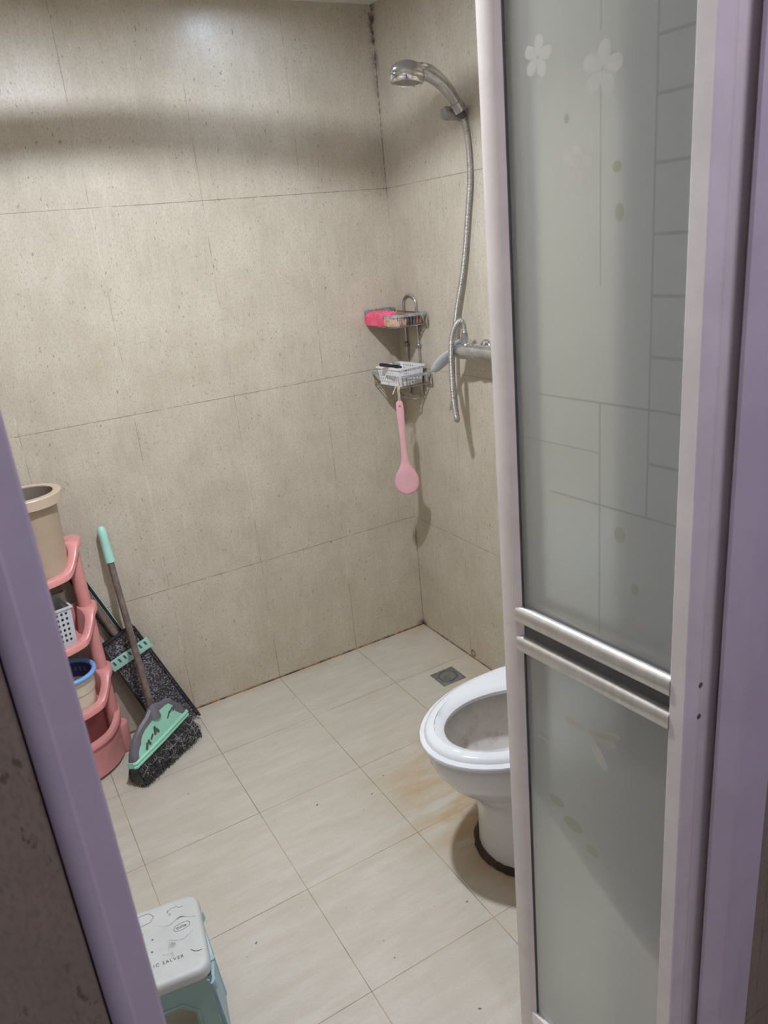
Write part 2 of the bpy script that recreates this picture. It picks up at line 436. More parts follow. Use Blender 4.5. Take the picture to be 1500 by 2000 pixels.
def thing(name, loc, label, cat, group=None, kind=None):
    o = bpy.data.objects.new(name, None); COL.objects.link(o)
    o.location = loc; o.empty_display_size = 0.05
    OFFS[o.name] = V(loc)
    return tag(o, label, cat, group, kind)
def tag(o, label=None, cat=None, group=None, kind=None):
    if label: o['label'] = label
    if cat: o['category'] = cat
    if group: o['group'] = group
    if kind: o['kind'] = kind
    return o
def arc(c, rad, a0, a1, n, fn):
    return [fn(c[0] + rad * math.cos(a), c[1] + rad * math.sin(a)) for a in [math.radians(a0 + (a1 - a0) * i / n) for i in range(n + 1)]]
def bez(pts, n=8):
    """Catmull-Rom through points"""
    pts = [V(p) for p in pts]; out = []
    P = [pts[0] * 2 - pts[1]] + pts + [pts[-1] * 2 - pts[-2]]
    for i in range(1, len(P) - 2):
        for k in range(n):
            t = k / n
            a, b, c, d = P[i - 1], P[i], P[i + 1], P[i + 2]
            out.append(0.5 * ((2 * b) + (c - a) * t + (2 * a - 5 * b + 4 * c - d) * t * t + (3 * b - a - 3 * c + d) * t ** 3))
    out.append(pts[-1]); return out
def rrect(w, h, rad, n=5):
    out = []
    for cx, cy, a0 in ((w / 2 - rad, h / 2 - rad, 0), (-w / 2 + rad, h / 2 - rad, 90), (-w / 2 + rad, -h / 2 + rad, 180), (w / 2 - rad, -h / 2 + rad, 270)):
        for i in range(n + 1):
            a = math.radians(a0 + 90 * i / n); out.append((cx + rad * math.cos(a), cy + rad * math.sin(a)))
    return out
def frame3(xa, ya, za):
    return Matrix((xa, ya, za)).transposed()
def text_mesh(mb, txt, size, Mx, spacing=1.0, italic=0.0):
    cu = bpy.data.curves.new('lettering', 'FONT'); cu.body = txt; cu.size = size; cu.space_character = spacing
    cu.align_x = 'CENTER'; cu.align_y = 'CENTER'; cu.extrude = 0.0001; cu.resolution_u = 2; cu.shear = italic
    to = bpy.data.objects.new('lettering', cu); COL.objects.link(to)
    dg = bpy.context.evaluated_depsgraph_get(); dg.update()
    me = to.evaluated_get(dg).to_mesh()
    tmp = bmesh.new(); tmp.from_mesh(me)
    to.evaluated_get(dg).to_mesh_clear()
    bpy.data.objects.remove(to); bpy.data.curves.remove(cu)
    mb._merge(tmp, lambda p: Mx @ p)

# ------------------------------------------------------------------ the room
XL, YF, YO, ZC = -1.62, -1.66, -1.885, 2.21
def slab(name, lo_, hi_, mats, label, cat, pick=None):
    b = MB(); b.box([(a + c) / 2 for a, c in zip(lo_, hi_)], [c - a for a, c in zip(lo_, hi_)])
    o = b.build(name, mats)
    if pick:
        for p in o.data.polygons: p.material_index = pick(p)
    return tag(o, label, cat, kind='structure')
slab('floor', (-2.6, -3.4, -0.06), (0.12, 0.12, 0.0), M['floor'], 'cream stone tiled floor of the bathroom', 'floor')
slab('wall_back', (XL - 0.12, 0.0, 0.0), (0.0, 0.12, ZC), M['wall_back'], 'beige travertine tiled wall opposite the doorway', 'wall')
slab('wall_right', (0.0, YF - 0.22, 0.0), (0.12, 0.12, ZC), M['wall_right'], 'beige tiled wall carrying the shower', 'wall')
slab('wall_left', (XL - 0.12, YF, 0.0), (XL, 0.0, ZC), M['wall_right'], 'beige tiled wall behind the pink rack', 'wall')
DX0, DX1, DZ = -1.447, -0.584, 2.06
b = MB()
for lo_, hi_ in (((-2.6, YO, 0), (DX0, YF, ZC + 0.5)), ((DX1, YO, 0), (0.12, YF, ZC + 0.5)), ((DX0, YO, DZ), (DX1, YF, ZC + 0.5))):
    b.box([(a + c) / 2 for a, c in zip(lo_, hi_)], [c - a for a, c in zip(lo_, hi_)])
wf = b.build('wall_front', [M['wall_back'], M['hall_tile']])
for p in wf.data.polygons:
    if p.normal.y < -0.5: p.material_index = 1
tag(wf, 'brown tiled wall around the doorway', 'wall', kind='structure')
slab('ceiling', (XL - 0.12, YF, ZC), (0.12, 0.12, ZC + 0.05), M['ceiling'], 'white panelled bathroom ceiling', 'ceiling')

# door jambs: extruded profile with rounded outer shoulder and a rebate
def extrude_profile(name, prof, z0, z1, m, label):
    b = MB(); b.prism(prof, z0, z1)
    return tag(b.build(name, m, angle=30), label, 'door frame', kind='structure')
JF = -1.900
def shoulder(x0, x1, rad):
    return [(x0 + rad * (1 - math.sin(a)), JF + rad * (1 - math.cos(a))) for a in [PI / 2 * (1 - i / 6) for i in range(7)]]
left_prof = [(-1.4455, -1.67)] + [(-1.4455, -1.884)] + [(-1.4455 + 0.016 * (1 - math.cos(a)), -1.884 - 0.013 * math.sin(a)) for a in [PI / 2 * i / 6 for i in range(1, 7)]] + \
    [(-1.4285, -1.8962), (-1.4275, -1.8942), (-1.4085, -1.8942), (-1.4065, -1.8925), (-1.4065, -1.80), (-1.418, -1.797), (-1.418, -1.67)]
extrude_profile('trim_1', left_prof, 0.0, DZ, M['jamb'], 'pale aluminium door jamb on the left of the doorway')
right_prof = [(-0.586, -1.67), (-0.586, -1.889), (-0.590, -1.8950), (-0.627, -1.8950), (-0.6295, -1.8965), (-0.631, -1.9005), (-0.664, -1.9005), (-0.668, -1.8990), (-0.688, -1.8845), (-0.688, -1.8795), (-0.652, -1.8785), (-0.652, -1.67)]
extrude_profile('trim_2', right_prof, 0.0, DZ, M['jamb'], 'pale aluminium door jamb right of the folded door')
b = MB(); b.box((-1.0475, -1.785, DZ - 0.02), (0.717, 0.22, 0.04), bevel=0.004)
tag(b.build('trim_3', M['jamb']), 'pale aluminium head of the door frame', 'door frame', kind='structure')

# bifold door: two leaves folded against the right jamb
DH = V((-0.735, -1.8709, 0.0)); DA = math.radians(4.3)
dn = V((math.cos(DA), math.sin(DA), 0)); dt = V((-math.sin(DA), math.cos(DA), 0))
door = thing('door_1', (DH.x, DH.y, 0.0), 'bifold door of frosted glass leaves folded open at the right jamb', 'door', kind='structure')
LW, LT, LZ0, LZ1 = 0.3385, 0.0330, 0.006, 2.012
def dpt(t, z, n): return DH + dt * t + dn * n + V((0, 0, z))
Rd = frame3(dt, dn, V((0, 0, 1)))
def dbox(mb, t0, t1, z0, z1, n0, n1, bevel=0.002):
    mb.box(dpt((t0 + t1) / 2, (z0 + z1) / 2, (n0 + n1) / 2), (t1 - t0, n1 - n0, z1 - z0), Rd, bevel)
def stile_prof(mb, t0, t1, n0, n1, inner):
    """upright with a bevelled step towards the glass; inner=+1 if the glass is at larger t"""
    if inner > 0: pr = [(t0 + .0035, n0 + .002), (t0 + .0050, n0), (t1 - .001, n0), (t1, n0 + .001), (t1 + .001, n0 + .0075), (t1 + .001, n1 - .0075), (t1, n1 - .001), (t1 - .001, n1), (t0 + .010, n1), (t0 + .004, n1 - .0012), (t0 + .001, n1 - .004), (t0, n1 - .008), (t0 + .0005, n1 - .013), (t0 + .0030, n0 + .012)]
    else: pr = [(t1, n0 + .002), (t1 - .002, n0), (t0 + .002, n0), (t0, n0 + .001), (t0 - .0095, n0 + .0075), (t0 - .0095, n1 - .0075), (t0, n1 - .001), (t0 + .002, n1), (t1 - .002, n1), (t1, n1 - .002)]
    mb.loft([[dpt(t, z, n) for t, n in pr] for z in (LZ0, LZ1)], True, True)
def leaf(n0, front):
    n1 = n0 + LT
    b = MB()
    stile_prof(b, 0.0, 0.0265, n0, n1, 1)
    stile_prof(b, 0.3065, LW, n0, n1, -1)
    dbox(b, 0.026, 0.307, LZ0, 0.070, n0 + .0005, n1 - .0005)
    dbox(b, 0.026, 0.307, LZ1 - 0.06, LZ1, n0 + .0005, n1 - .0005)
    lf = b.build('door_leaf', M['frame'], door, angle=30)
    for (za, zb) in ((0.932, 0.960), (0.881, 0.9085)):
        b = MB()
        n_lo, n_hi = n0 - .0015, n1 + .0015
        hh = zb - za; rad = 0.008
        ring = [(n_lo + rad * (1 - math.sin(a)), zb - rad * (1 - math.cos(a))) for a in [PI / 2 * (1 - i / 5) for i in range(6)]]
        ring += [(n_hi - rad * (1 - math.sin(a)), zb - rad * (1 - math.cos(a))) for a in [PI / 2 * i / 5 for i in range(6)]]
        ring += [(n_hi, za + .003), (n_hi - .003, za), (n_lo + .003, za), (n_lo, za + .003)]
        b.loft([[dpt(t, z, n) for n, z in ring] for t in (0.0262, 0.3065)], True, True)
        tag(b.build('mid_rail', M['rail'], lf, angle=50), 'silver horizontal rail')
    b = MB(); dbox(b, 0.026, 0.307, 0.9085, 0.932, n0 + .0095, n0 + .0160, 0)
    b.build('rail_panel', M['railgap'], lf)
    for z0, z1 in ((0.070, 0.881), (0.960, LZ1 - 0.06)):
        b = MB()
        for t0, t1 in ((0.0265, 0.0300), (0.2955, 0.2985)):
            dbox(b, t0, t1, z0, z1, n0 + .0065, n0 + .0170, 0)
        b.build('gasket', M['gasket'], lf)
        b = MB()
        g0, g1 = n0 + .0085, n0 + .0140
        dbox(b, 0.0265, 0.2985, z0, z1, g0, g1, 0)
        if front:
            e = 0.00006
            def ln(ta, za, tb, zb, w=0.0026, mi=1):
                b.mi = mi
                d = V((tb - ta, zb - za)); d.normalize(); p = V((-d.y, d.x)) * w / 2
                b.poly([dpt(x, z, g0 - e) for x, z in ((ta + p.x, za + p.y), (tb + p.x, zb + p.y), (tb - p.x, zb - p.y), (ta - p.x, za - p.y))])
            def petal(t, z, a, l, w, mi=2):
                b.mi = mi; a = math.radians(a); pts = []
                for i in range(16):
                    s = 2 * PI * i / 16
                    x, y = 0.0018 + l / 2 * (1 + math.cos(s)), w / 2 * math.sin(s) * (1 + 0.25 * math.cos(s))
                    pts.append(dpt(t + x * math.cos(a) - y * math.sin(a), z + x * math.sin(a) + y * math.cos(a), g0 - e * 1.5))
                b.poly(pts)
            def dot(t, z, w, h, mi=3):
                b.mi = mi
                b.poly([dpt(t + w * math.cos(2 * PI * i / 18), z + h * math.sin(2 * PI * i / 18), g0 - e * 1.5) for i in range(18)])
            if z0 > 0.5:
                ln(0.075, 1.164, 0.075, 1.94)
                ln(0.148, 0.972, 0.148, 1.300); ln(0.148, 1.44, 0.148, 1.655, 0.0015); ln(0.148, 1.705, 0.148, 1.94, 0.0015)
                for k, z in enumerate((1.945, 1.880, 1.815, 1.749, 1.684, 1.631, 1.566, 1.495, 1.430, 1.362)): ln(0.030, z, 0.075, z, 0.0036)
                ln(0.030, 1.300, 0.255, 1.300); ln(0.030, 1.234, 0.075, 1.234, 0.0036); ln(0.150, 1.2345, 0.2955, 1.2345, 0.0016)
                ln(0.030, 1.164, 0.235, 1.164)
                for cx, cz, s in ((0.2418, 1.700, 1.0), (0.146, 1.668, 1.25), (0.184, 1.575, 1.1)):
                    for k in range(5): petal(cx, cz, 90 + 72 * k + 10, 0.021 * s, 0.014 * s)
                dot(0.1151, 1.1305, 0.0085, 0.0115); dot(0.0895, 1.0607, 0.006, 0.0085)
                dot(0.1207, 1.5206, 0.006, 0.010); dot(0.125, 1.5686, 0.006, 0.006); dot(0.198, 1.628, 0.004, 0.005)
            else:
                for a, l, w in ((160, 0.066, 0.014), (176, 0.056, 0.015), (232, 0.064, 0.018), (3, 0.042, 0.012)): petal(0.172, 0.796, a, l, w)
                ln(0.165, 0.80, 0.165, 0.83, 0.0014, 2)
                ln(0.275, 0.762, 0.21, 0.745, 0.0014, 2); ln(0.28, 0.737, 0.22, 0.722, 0.0014, 2)
                dot(0.20, 0.60, 0.02, 0.012); dot(0.235, 0.625, 0.016, 0.010); dot(0.16, 0.575, 0.014, 0.01)
        b.build('glass_pane', [M['glass'], M['etch_dark'], M['etch_light'], M['etch_olive']], lf, normals=not front)
    if front:
        for n_, z_ in ((n0 + 0.0255, 0.952), (n0 + 0.0255, 0.905)):
            b = MB(); b.tube([dpt(0.002, z_, n_), dpt(-0.0007, z_, n_)], 0.0036, 10)
            b.build('screw_head', M['chip'], lf)
    return lf
leaf(0.0, True)
leaf(LT + 0.0020, False)

# ------------------------------------------------------------------ ceiling lamp
cl = thing('ceiling_lamp', (LAMP.x, LAMP.y, ZC), 'round white ceiling lamp with a ring shade in the middle of the bathroom', 'ceiling lamp')
LM = Matrix.Translation((LAMP.x, LAMP.y, 0))
b = MB(); b.lathe([(0.070, ZC), (0.070, ZC - 0.016), (0.060, ZC - 0.028), (0.0005, ZC - 0.028)], 36, LM)
b.build('lamp_base', M['white_plastic'], cl)
b = MB(); b.lathe([(0.040, ZC - 0.028), (0.040, ZC - 0.034), (0.036, ZC - 0.0365), (0.0005, ZC - 0.0368)], 28, LM)
b.build('lamp_diffuser', M['lit'], cl)
b = MB(); b.lathe([(0.2010, 2.1255), (0.2010, 2.0995), (0.1990, 2.0995), (0.1990, 2.1255), (0.2010, 2.1255)], 48, LM)
ring_ = b.build('shade_ring', M['white_plastic'], cl)
for k in range(3):
    a = 2 * PI * k / 3 + 0.6
    b = MB(); p = V((LAMP.x + 0.2 * math.cos(a), LAMP.y + 0.2 * math.sin(a), 0)); b.tube([p + V((0, 0, 2.122)), p + V((0, 0, ZC))], 0.0018, 8)
    b.build('stay', M['chrome2'], ring_)
cl2 = thing('ceiling_spotlight', (-0.50, -0.21, ZC), 'small cool white ceiling light close to the back wall', 'ceiling lamp')
b = MB(); b.lathe([(0.048, ZC), (0.048, ZC - 0.012), (0.034, ZC - 0.018), (0.0005, ZC - 0.018)], 28, Matrix.Translation((-0.50, -0.21, 0)))
b.build('lamp_housing', M['white_plastic'], cl2)

# ------------------------------------------------------------------ toilet
TY = -1.152
toilet = thing('toilet', (-0.40, TY, 0.0), 'white ceramic toilet with its seat ring down beside the folded door', 'toilet')
def oval(xt, xb, xm, hw, z, n=44, yc=TY, e=2.0, eb=2.6):
    out = []
    for i in range(n):
        a = 2 * PI * i / n
        c_, s_ = math.cos(a), math.sin(a)
        if c_ < 0: x = xm - (xm - xt) * abs(c_) ** (2 / e); y = hw * math.copysign(abs(s_) ** (2 / e), s_)
        else: x = xm + (xb - xm) * abs(c_) ** (2 / eb); y = hw * math.copysign(abs(s_) ** (2 / eb), s_)
        out.append(V((x, yc + y, z)))
    return out
b = MB()
b.loft([oval(-0.548, -0.14, -0.43, 0.124, 0.0), oval(-0.547, -0.14, -0.43, 0.123, 0.03), oval(-0.548, -0.14, -0.43, 0.118, 0.10), oval(-0.556, -0.14, -0.43, 0.116, 0.17),
        oval(-0.572, -0.15, -0.43, 0.120, 0.205), oval(-0.602, -0.16, -0.43, 0.134, 0.235), oval(-0.640, -0.17, -0.43, 0.154, 0.27), oval(-0.668, -0.18, -0.425, 0.170, 0.31),
        oval(-0.683, -0.19, -0.42, 0.177, 0.345), oval(-0.689, -0.19, -0.42, 0.180, 0.372), oval(-0.686, -0.19, -0.42, 0.178, 0.378), oval(-0.655, -0.27, -0.46, 0.140, 0.3785),
        oval(-0.650, -0.28, -0.46, 0.136, 0.374)], True, False)
b.build('bowl', M['ceramic'], toilet)
b = MB()
b.loft([oval(-0.656, -0.272, -0.46, 0.141, 0.377), oval(-0.640, -0.285, -0.46, 0.128, 0.352), oval(-0.632, -0.29, -0.46, 0.122, 0.335), oval(-0.622, -0.30, -0.46, 0.116, 0.30), oval(-0.57, -0.32, -0.44, 0.09, 0.235), oval(-0.49, -0.33, -0.41, 0.06, 0.20), oval(-0.45, -0.36, -0.40, 0.03, 0.195), oval(-0.411, -0.399, -0.40, 0.004, 0.1948)], True, False)
b.build('bowl_inside', M['inner'], toilet)
b = MB()
i_ = lambda z, g=0.0: oval(-0.638 + g, -0.335 - g, -0.50, 0.104 - g, z, e=2.0, eb=2.0)
o_ = lambda z, g=0.0: oval(-0.699 + g, -0.205, -0.42, 0.187 - g, z)
b.loft([i_(0.388, -0.006), o_(0.388, 0.006), o_(0.386, 0.0), o_(0.392, -0.002), o_(0.398, 0.0), o_(0.400, 0.006), o_(0.402, 0.011), o_(0.409, 0.014), o_(0.4135, 0.021), o_(0.416, 0.036),
        i_(0.4135, -0.024), i_(0.409, -0.008), i_(0.402, 0.0), i_(0.393, 0.0), i_(0.388, -0.006)], True, False)
b.build('seat', M['seat'], toilet)
for sy in (0.15, -0.15):
    b = MB(); b.box((-0.47, TY + sy, 0.3835), (0.045, 0.02, 0.010), bevel=0.003); b.build('seat_buffer', M['seat'], toilet)
for sy in (0.07, -0.07):
    b = MB(); b.box((-0.215, TY + sy, 0.392), (0.05, 0.045, 0.03), bevel=0.006); b.build('seat_hinge', M['seat'], toilet)
# raised lid resting against the tank
b = MB()
def lidpt(p, d):
    a = math.radians(97); x, y = p.x + 0.215, p.y
    return V((-0.207 - d * 0.98 + x * math.cos(a) * -1, y, 0.425 - x * math.sin(a)))
for pr in (None,):
    base = oval(-0.699, -0.215, -0.42, 0.187, 0); smal = oval(-0.690, -0.217, -0.42, 0.178, 0)
    b.loft([[lidpt(p, 0.0) for p in smal], [lidpt(p, 0.004) for p in base], [lidpt(p, 0.014) for p in base], [lidpt(p, 0.018) for p in smal]], True, True)
b.build('lid', M['seat'], toilet)
b = MB(); b.box((-0.099, TY, 0.555), (0.178, 0.40, 0.35), bevel=0.02, seg=3); b.box((-0.10, TY, 0.376), (0.17, 0.28, 0.03), bevel=0.008)
tank = b.build('tank', M['ceramic'], toilet)
b = MB(); b.box((-0.102, TY, 0.742), (0.195, 0.415, 0.035), bevel=0.012, seg=3); b.build('tank_lid', M['ceramic'], tank)
b = MB(); b.lathe([(0.0005, 0.772), (0.018, 0.771), (0.021, 0.766), (0.024, 0.758)], 20, Matrix.Translation((-0.102, TY, 0))); b.build('flush_button', M['chrome2'], tank)
b = MB(); ring = []
random.seed(3)
pts = [p for p in oval(-0.551, -0.13, -0.43, 0.127, 0.003, 60)]
b.tube(pts, [0.0080 + 0.005 * random.random() for _ in pts], 8, closed_path=True)
b.build('sealant', M['caulk'], toilet)

# ------------------------------------------------------------------ floor drain
dr = thing('floor_drain', (-0.147, -0.388, 0.0), 'square grey metal floor drain between the toilet and the corner', 'drain')
b = MB(); b.box((-0.147, -0.388, 0.001), (0.096, 0.092, 0.003), bevel=0.001); b.build('drain_plate', M['steel'], dr)
b = MB(); b.lathe([(0.0005, 0.0042), (0.030, 0.0042), (0.031, 0.0026)], 32, Matrix.Translation((-0.147, -0.388, 0))); b.build('drain_cover', M['steel'], dr)
b = MB(); b.tube([(-0.147 + 0.0335 * math.cos(a), -0.388 + 0.0335 * math.sin(a), 0.0026) for a in [2 * PI * i / 36 for i in range(36)]], 0.0016, 6, closed_path=True); b.build('drain_ring', M['gasket'], dr)

# ------------------------------------------------------------------ hand shower, bracket, hose, mixer
def bezr(pts, rads, n=6):
    P = bez([(p[0], p[1], p[2]) for p in pts], n)
    R = bez([(q, 0, 0) for q in rads], n)
    return P, [x.x for x in R]
HY = -0.478
hb = thing('shower_bracket', (0.0, -0.447, 1.828), 'grey metal bracket high on the right wall holding the hand shower', 'shower bracket')
b = MB()
Mx = Matrix.Translation((0, -0.447, 1.828)) @ Matrix.Rotation(-PI / 2, 4, 'Y')
b.lathe([(0.0005, 0.0), (0.021, 0.0), (0.021, 0.005), (0.0185, 0.008), (0.0185, 0.052), (0.0165, 0.058), (0.0005, 0.059)], 24, Mx)
b.build('bracket_post', M['greychrome'], hb)
b = MB()
cdir = V((-0.57, 0.0, 0.82)).normalized()
c0 = V((-0.030, HY, 1.840))
b.tube([c0 - cdir * 0.014, c0 - cdir * 0.013, c0 + cdir * 0.012, c0 + cdir * 0.013], [0.0155, 0.0185, 0.0185, 0.0165], 18)
b.build('clip', M['chrome'], hb)

hs = thing('hand_shower', (-0.03, HY, 1.845), 'chrome hand shower pointing left from its wall bracket', 'shower head')
b = MB()
P, R_ = bezr([(-0.0235, HY, 1.828), (-0.040, HY, 1.856), (-0.066, HY, 1.886), (-0.098, HY, 1.910), (-0.128, HY, 1.924), (-0.156, HY, 1.930)], [0.0130, 0.0145, 0.0170, 0.0195, 0.0210, 0.017])
b.tube(P, R_, 18, up=(0, 1, 0))
b.build('handle', M['chrome'], hs)
b = MB(); ax = V((-0.10, 0.0, -1.0)).normalized(); xa = V((-1, 0, 0.10)).normalized(); ya = ax.cross(xa)
hc = V((-0.190, HY, 1.916))
HM = Matrix.Translation(hc) @ frame3(xa, ya, -ax).to_4x4()
b.lathe([(0.0455, -0.002), (0.0470, 0.001), (0.0455, 0.010), (0.0415, 0.019), (0.0330, 0.027), (0.0200, 0.032), (0.0005, 0.034)], 32, HM)
hd_ = b.build('head', M['chrome'], hs)
b = MB(); b.lathe([(0.0468, -0.001), (0.0476, -0.003), (0.0466, -0.014), (0.0440, -0.019), (0.0405, -0.0205), (0.038, -0.0175), (0.0005, -0.0175)], 32, HM)
b.build('chrome_ring', M['chrome2'], hd_)
b = MB(); b.lathe([(0.037, -0.0170), (0.036, -0.0185), (0.0005, -0.0195)], 28, HM); b.build('spray_face', M['greychrome'], hd_)
b = MB(); b.sphere((-0.155, HY - 0.020, 1.934), (0.021, 0.006, 0.009)); b.build('selector_button', M['chrome2'], hs)
b = MB(); b.tube([(-0.0125, HY, 1.812), (-0.026, HY, 1.832)], [0.0095, 0.0120], 14); b.build('hose_nut', M['gasket'], hs)

hose_pts = [(-0.013, -0.4765, 1.811), (-0.0125, -0.4885, 1.771), (-0.0125, -0.4944, 1.7044), (-0.0125, -0.4906, 1.6377), (-0.0135, -0.4743, 1.5564), (-0.015, -0.4573, 1.472), (-0.018, -0.4356, 1.3844),
            (-0.022, -0.4048, 1.293), (-0.027, -0.389, 1.215), (-0.037, -0.386, 1.136), (-0.052, -0.4014, 1.074), (-0.075, -0.4392, 1.016), (-0.090, -0.465, 0.972), (-0.0995, -0.480, 0.960), (-0.107, -0.485, 0.974),
            (-0.106, -0.475, 1.02), (-0.102, -0.468, 1.09), (-0.098, -0.465, 1.16), (-0.0945, -0.471, 1.215), (-0.090, -0.488, 1.250), (-0.0805, -0.500, 1.2635), (-0.0715, -0.501, 1.254), (-0.067, -0.499, 1.235), (-0.066, -0.498, 1.222)]
hose = thing('shower_hose', (-0.066, -0.498, 1.20), 'ribbed steel shower hose looping below the mixer', 'shower hose')
HP = bez(hose_pts, 14)
# resample evenly and make the ribs
def resample(P, step):
    out = [P[0]]; acc = 0.0
    for a, c in zip(P, P[1:]):
        d = (c - a).length; s = step - acc
        while s < d: out.append(a.lerp(c, s / d)); s += step
        acc = (acc + d) % step
    return out
RS = resample(HP, 0.00095)
b = MB(); b.tube(RS, [0.0084 if (i % 4) in (0, 1) else 0.0070 for i in range(len(RS))], 10)
b.build('hose_tube', M['hose'], hose, angle=80)
b = MB(); hx = [( -0.066 + 0.0125 * math.cos(PI / 3 * k), -0.498 + 0.0125 * math.sin(PI / 3 * k)) for k in range(6)]
b.prism(hx, 1.193, 1.213); b.tube([(-0.066, -0.498, 1.212), (-0.0665, -0.4985, 1.225)], [0.010, 0.0095], 14)
b.build('hose_nut', M['greychrome'], hose)

mx = thing('shower_mixer', (-0.062, -0.53, 1.165), 'dull chrome shower mixer tap on the right wall', 'shower mixer')
b = MB()
MYm = Matrix.Translation((-0.062, -0.455, 1.172)) @ Matrix.Rotation(PI / 2, 4, 'X')
b.lathe([(0.0005, -0.004), (0.020, -0.004), (0.0255, 0.000), (0.0275, 0.014), (0.0265, 0.030), (0.0270, 0.034), (0.0255, 0.040), (0.0215, 0.060), (0.0200, 0.080), (0.0235, 0.083), (0.0235, 0.098), (0.0205, 0.100), (0.0205, 0.16), (0.022, 0.19), (0.022, 0.215), (0.0005, 0.217)], 26, MYm)
b.tube([(-0.062, -0.50, 1.176), (-0.064, -0.499, 1.188), (-0.066, -0.498, 1.194)], [0.021, 0.017, 0.013], 18)
b.build('body', M['chrome'], mx)
for yy in (-0.522, -0.660):
    b = MB(); Mi = Matrix.Translation((0, yy, 1.170)) @ Matrix.Rotation(-PI / 2, 4, 'Y')
    b.lathe([(0.0005, 0.0), (0.030, 0.0), (0.030, 0.004), (0.024, 0.012), (0.014, 0.015), (0.0135, 0.050), (0.0005, 0.052)], 24, Mi)
    b.build('inlet', M['chrome2'], mx)
b = MB()
LP = bez([(-0.064, -0.468, 1.166), (-0.072, -0.448, 1.164), (-0.088, -0.428, 1.150), (-0.104, -0.410, 1.130), (-0.118, -0.397, 1.112), (-0.121, -0.394, 1.107)], 6)
RR = [r_.x for r_ in bez([(0.021, 0, 0), (0.020, 0, 0), (0.0215, 0, 0), (0.0205, 0, 0), (0.014, 0, 0), (0.006, 0, 0)], 6)]
b.tube(LP, RR, 18, flat=0.42, up=(-0.6, -0.15, -0.75))
b.build('lever', M['lever'], mx)
b = MB()
b.tube(bez([(-0.080, -0.462, 1.188), (-0.078, -0.476, 1.199), (-0.074, -0.488, 1.203)], 5), 0.010, 12, flat=0.6); b.build('diverter', M['lever'], mx)

# ------------------------------------------------------------------ wire caddy in the corner
cd = thing('wire_caddy', (-0.06, -0.10, 0.97), 'two-tier tarnished wire caddy hung in the corner of the tiled walls', 'caddy')
def shelf_outline(z, g=0.0):
    pts = [(-0.006, -0.200 + g)]
    pts += [(-0.085, -0.196 + g)]
    c = (-0.100 , -0.162)
    for i in range(7):
        a = math.radians(-90 - 90 * i / 6); pts.append((c[0] + (0.032 - g) * math.cos(a), c[1] + (0.032 - g) * math.sin(a)))
    pts += [(-0.130 + g, -0.10), (-0.128 + g, -0.008)]
    return [V((x, y, z)) for x, y in pts]
def strip(mb, pts, h, th):
    """flat upright bar following a path"""
    n = len(pts); rings = []
    for i, p in enumerate(pts):
        d = (pts[min(i + 1, n - 1)] - pts[max(i - 1, 0)]); d.z = 0; d.normalize(); s = V((-d.y, d.x, 0)) * th / 2
        rings.append([p + s + V((0, 0, h / 2)), p - s + V((0, 0, h / 2)), p - s - V((0, 0, h / 2)), p + s - V((0, 0, h / 2))])
    mb.loft(rings, True, True)
ST_POST = [(-0.007, -0.060), (-0.007, -0.140)]
for zt in (1.268, 1.066):
    b = MB(); strip(b, shelf_outline(zt), 0.009, 0.003)
    sh = b.build('shelf_rim', M['rim'], cd)
    b = MB()
    zb = zt - 0.036
    b.tube(shelf_outline(zb, 0.004), 0.0018, 6)
    b.tube([(-0.006, -0.196, zb), (-0.006, -0.008, zb), (-0.124, -0.008, zb)], 0.0014, 6)
    for k in range(9):                                   # floor wires bent up to the rim
        x = -0.014 - 0.0125 * k
        yf = -0.193 if x > -0.088 else (-0.162 - math.sqrt(max(0.0, 0.030 ** 2 - (x + 0.100) ** 2)))
        b.tube([(x, -0.008, zb), (x, yf, zb), (x, yf - 0.001, zb + 0.004), (x, yf - 0.003, zt)], 0.0016, 6)
    for k in range(3):
        y = -0.02 - 0.05 * k
        b.tube([(-0.006, y, zb - .002), (-0.125, y, zb - .002), (-0.128, y, zb + .004), (-0.129, y, zt)], 0.0012, 6)
    for k in range(4):                                   # loops against the wall side
        y = -0.045 - 0.045 * k
        b.tube([(-0.004, y, zt - .004), (-0.004, y, zb - .012), (-0.004, y - 0.022, zb - .012), (-0.004, y - 0.022, zt - .004)], 0.0015, 6)
    b.tube([(-0.008, -0.200, zt), (-0.004, -0.206, zt - .006), (-0.004, -0.207, zb - .010), (-0.006, -0.196, zb)], 0.0013, 6)
    b.tube([(-0.004, -0.008, zt), (-0.004, -0.2, zt)], 0.0018, 6)
    b.build('shelf_wire', M['wire'], sh)
for i, (px, py) in enumerate(ST_POST):
    b = MB()
    pts = [(px, py, 1.30), (px, py, 1.16), (px, py, 0.985)] + ([] if i else [])
    b.tube(pts, 0.0042, 10)
    b.sphere((px, py, 0.985), 0.0065)
    po = b.build('post', M['chrome'], cd)
    b = MB(); b.sphere((px, py, 1.155), (0.0095, 0.0095, 0.011)); b.build('joint_knob', M['greychrome'], po)
b = MB()
am = [V((-0.007, -0.100 + 0.040 * math.cos(a), 1.295 + 0.030 * math.sin(a))) for a in [PI * i / 16 for i in range(17)]]
b.tube(am, 0.0042, 10)
b.build('hanging_hook', M['chrome'], cd)
b = MB(); b.tube([(-0.012, -0.150, 0.985), (-0.05, -0.165, 0.978), (-0.075, -0.13, 0.985), (-0.06, -0.08, 0.99)], 0.003, 8); b.tube([(-0.008, -0.06, 0.985), (-0.02, -0.10, 0.978), (-0.012, -0.14, 0.985)], 0.003, 8)
b.build('lower_brace', M['wire'], cd)

